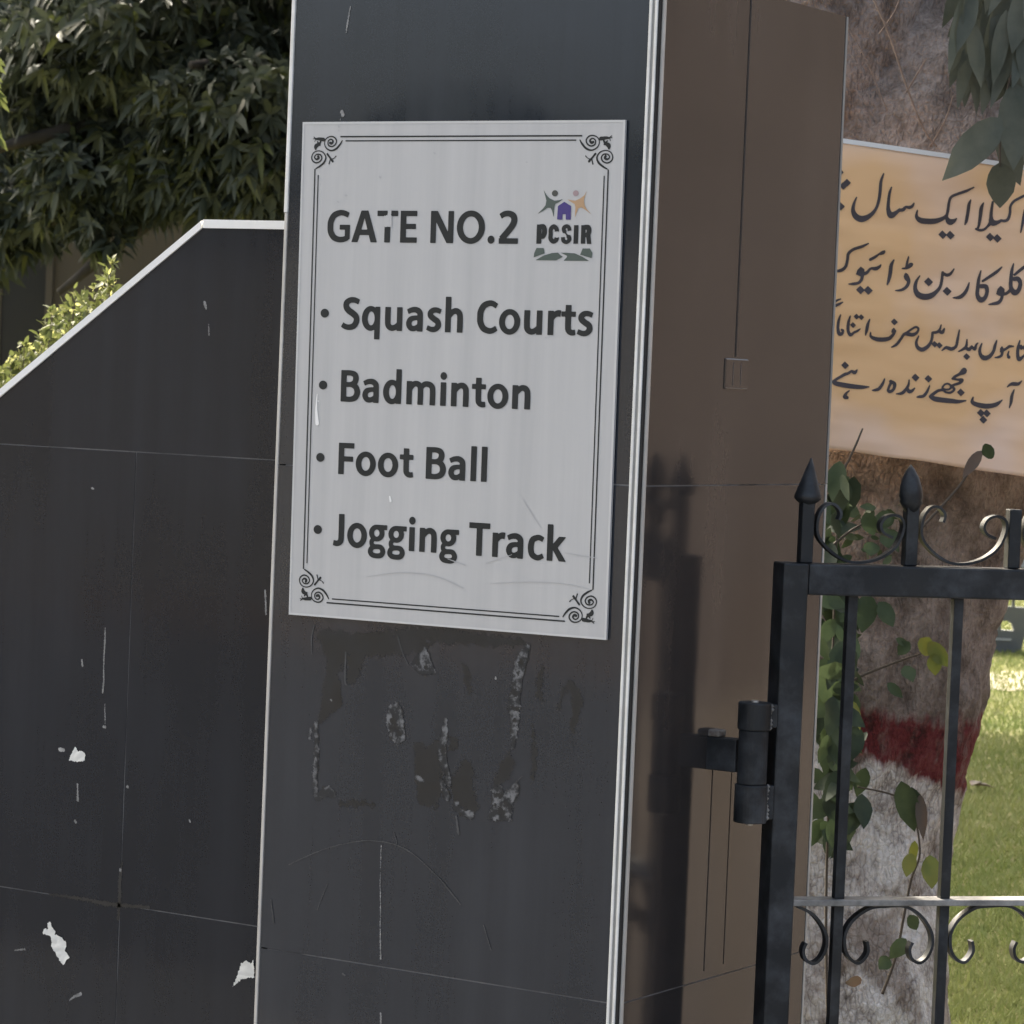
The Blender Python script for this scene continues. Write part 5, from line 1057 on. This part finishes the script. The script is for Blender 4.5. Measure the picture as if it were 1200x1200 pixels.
# ------------------------------------------------------------------ far side of the lawn
def far_panel():
    d = 24.0; c = on_ground(1165, 765); ax = unit([RT[0], RT[1], 0]); bk = unit([FW[0], FW[1], 0]); d = float((c-CAM)@FW)
    r = root('slotted_bench', 'dark grey low bench with rounded slots at the far edge of the lawn', 'bench', (c[0], c[1], 0)); s = d/F_PX
    def q(px, py, v): p = at(px, py, d); return np.array([*(p[:2]), p[2]])+bk*v
    v2 = None
    z = lambda x, y: ((x-1165)*s, -(y-765)*s)
    out = [z(1080, 762), z(1150, 762), z(1192, 768), z(1196, 764), z(1204, 722), z(1212, 668), z(1080, 660)]
    holes = [('P', [z(x, y) for x, y in ((1158, 737.5), (1159, 730), (1164, 727), (1180, 727), (1185, 731), (1187, 738.5))]), ('P', [z(x, y) for x, y in ((1174, 710), (1175, 702), (1215, 700), (1215, 711))]), ('P', [z(x, y) for x, y in ((1100, 737), (1101, 730), (1106, 727), (1130, 727), (1135, 731), (1136, 738))])]
    v, f = flat([('p', out)]+holes, s*0.8)
    ex = unit(ax); 
    def w3(a, b, k): return np.array([c[0], c[1], 0])+ax*a+np.array([0, 0, max(b, 0.0)])+bk*k
    n = len(v); V = [w3(a, b, 0) for a, b in v]+[w3(a, b, 0.06) for a, b in v]
    E = {}
    for t in f:
        for i in range(len(t)):
            e = (t[i], t[(i+1) % len(t)]); E[e] = 1
    F = list(f)+[tuple(i+n for i in reversed(t)) for t in f]+[(a, a+n, b+n, b) for (a, b) in E if (b, a) not in E]
    obj('backrest', V, F, M['panel_grey'], r)
    for (x0, x1, y0, y1, m) in ((1168, 1172, 739, 727, 0), (1184, 1187, 711, 700, 0)):
        a, b = z(x0, y0), z(x1, y1); v = [w3(u, zz, k) for zz in (a[1], b[1]) for k in (0.01, 0.05) for u in (a[0], b[0])]
        MB().add(v, [(0, 2, 3, 1), (4, 5, 7, 6), (0, 1, 5, 4), (2, 6, 7, 3), (0, 4, 6, 2), (1, 3, 7, 5)]).build('divider', M['panel_grey'], r)
    a, b = z(1153, 750), z(1184, 747.5); v = [w3(u, zz, k) for zz in (a[1], b[1]) for k in (-0.012, -0.001) for u in (a[0], b[0])]
    MB().add(v, [(0, 2, 3, 1), (4, 5, 7, 6), (0, 1, 5, 4), (2, 6, 7, 3), (0, 4, 6, 2), (1, 3, 7, 5)]).build('rail', M['panel_light'], r)
    mb = MB(); a, b = z(1080, 752), z(1192, 749); v = [w3(u, zz, k) for zz in (0.05, 0.10) for k in (0.062, 0.45) for u in (a[0], b[0])]
    mb.add(v, [(0, 2, 3, 1), (4, 5, 7, 6), (0, 1, 5, 4), (2, 6, 7, 3), (0, 4, 6, 2), (1, 3, 7, 5)]); mb.build('seat', M['panel_grey'], r)
far_panel()
def wallbox(name, label, pts, h, m, cap=True):
    """a free-standing wall along a polyline of two points"""
    (xa, ya), (xb, yb) = pts; d = unit([xb-xa, yb-ya]); n = np.array([-d[1], d[0]])*0.12
    r = root(name, label, 'wall', ((xa+xb)/2, (ya+yb)/2, 0))
    def bx(nm, off, z0, z1, m, e=0.0):
        k = n*(1+off); a = np.array([xa, ya])-d*e; b = np.array([xb, yb])+d*e
        v = [(p[0]+s*k[0], p[1]+s*k[1], z) for z in (z0, z1) for s in (-1, 1) for p in (a, b)]
        obj(nm, v, [(0, 2, 3, 1), (4, 5, 7, 6), (0, 1, 5, 4), (2, 6, 7, 3), (0, 4, 6, 2), (1, 3, 7, 5)], m, r)
    bx('masonry', 0, 0, h, m); bx('coping', 0.4, h, h+0.08, M['wall_grey'], 0.03)
    return r
far_a, far_b = on_ground(700, 705)[:2], on_ground(1700, 745)[:2]
wallbox('boundary_wall', 'pale boundary wall beyond the lawn', ((far_a[0]-6, far_a[1]+7), (far_b[0]+6, far_b[1]+9)), 1.6, mat('pale_plaster', (0.62, 0.60, 0.54), 0.9, var=(0.52, 0.50, 0.45), noise_scale=0.6))
wallbox('boundary_wall', 'grey boundary wall across the road', ((-40, -13.5), (30, -13.5)), 2.6, M['wall_grey'])
for i, (x, y) in enumerate(((-16, -16.5), (-10.5, -15.8), (-5.5, -17), (0.5, -16.2), (6, -17))):
    tree('roadside_tree', ['dense round tree over the grey wall, farthest left', 'roadside tree second from the left over the grey wall', 'roadside tree in the middle over the grey wall', 'roadside tree second from the right over the grey wall', 'dense round tree over the grey wall, farthest right'][i], (x, y, 0), [((x, y, 2.9), (2.4, 2.0, 1.0), 180)], [M['leaf_dark'], M['leaf_mid']], 0.2, 1, n_leaf=7, ln=0.4, wd=0.14, droop=0.3, group='trees across the road')
def side_house():  # house out of view, put in to give the pillar side its brown reflection
    r = root('unseen_brick_house', 'unseen long brown brick house added beside the lawn for the brown reflection in the pillar side', 'house', (7.4, 9, 0))
    MB().box(5.4, 10, 1.5, 20, 0, 5.0).build('wall', M['brick'], r)
    MB().box(5.0, 10.3, 1.2, 20.3, 5.0, 5.2).build('roof', M['wall_grey'], r)
    for y in (3.0, 13.2, 17.0):
        wn = MB().box(5.37, 5.43, y-0.6, y+0.6, 1.1, 2.4).build('window', M['window_dark'], r)
        mb = MB()
        for a, b, c2, d2 in ((y-0.68, y-0.6, 1.02, 2.48), (y+0.6, y+0.68, 1.02, 2.48), (y-0.6, y+0.6, 2.4, 2.48), (y-0.6, y+0.6, 1.02, 1.1)): mb.box(5.34, 5.42, a, b, c2, d2)
        mb.build('frame', M['wall_grey'], wn)
side_house()
# fallen leaf on the grass
lp = on_ground(1138, 929); me = leaves_mesh('fallen_leaf', [(lp[0], lp[1], 0.03, RT[0], RT[1], 0.05, 0, 0, 1, 0.10, 0.06, 0.1, 0), (lp[0], lp[1], 0.03, RT[0]*0.6-0.4, RT[1]*0.6+0.5, 0.2, 0, 0, 1, 0.08, 0.05, 0.1, 0)], [M['leaf_brown']], 0.4)
me.transform(Matrix.Translation(-Vector((lp[0], lp[1], 0.02)))); o = link('fallen_leaf', me); o.location = (lp[0], lp[1], 0.02); o['label'] = 'dry brown leaf lying on the lawn beside the trunk'; o['category'] = 'leaf'
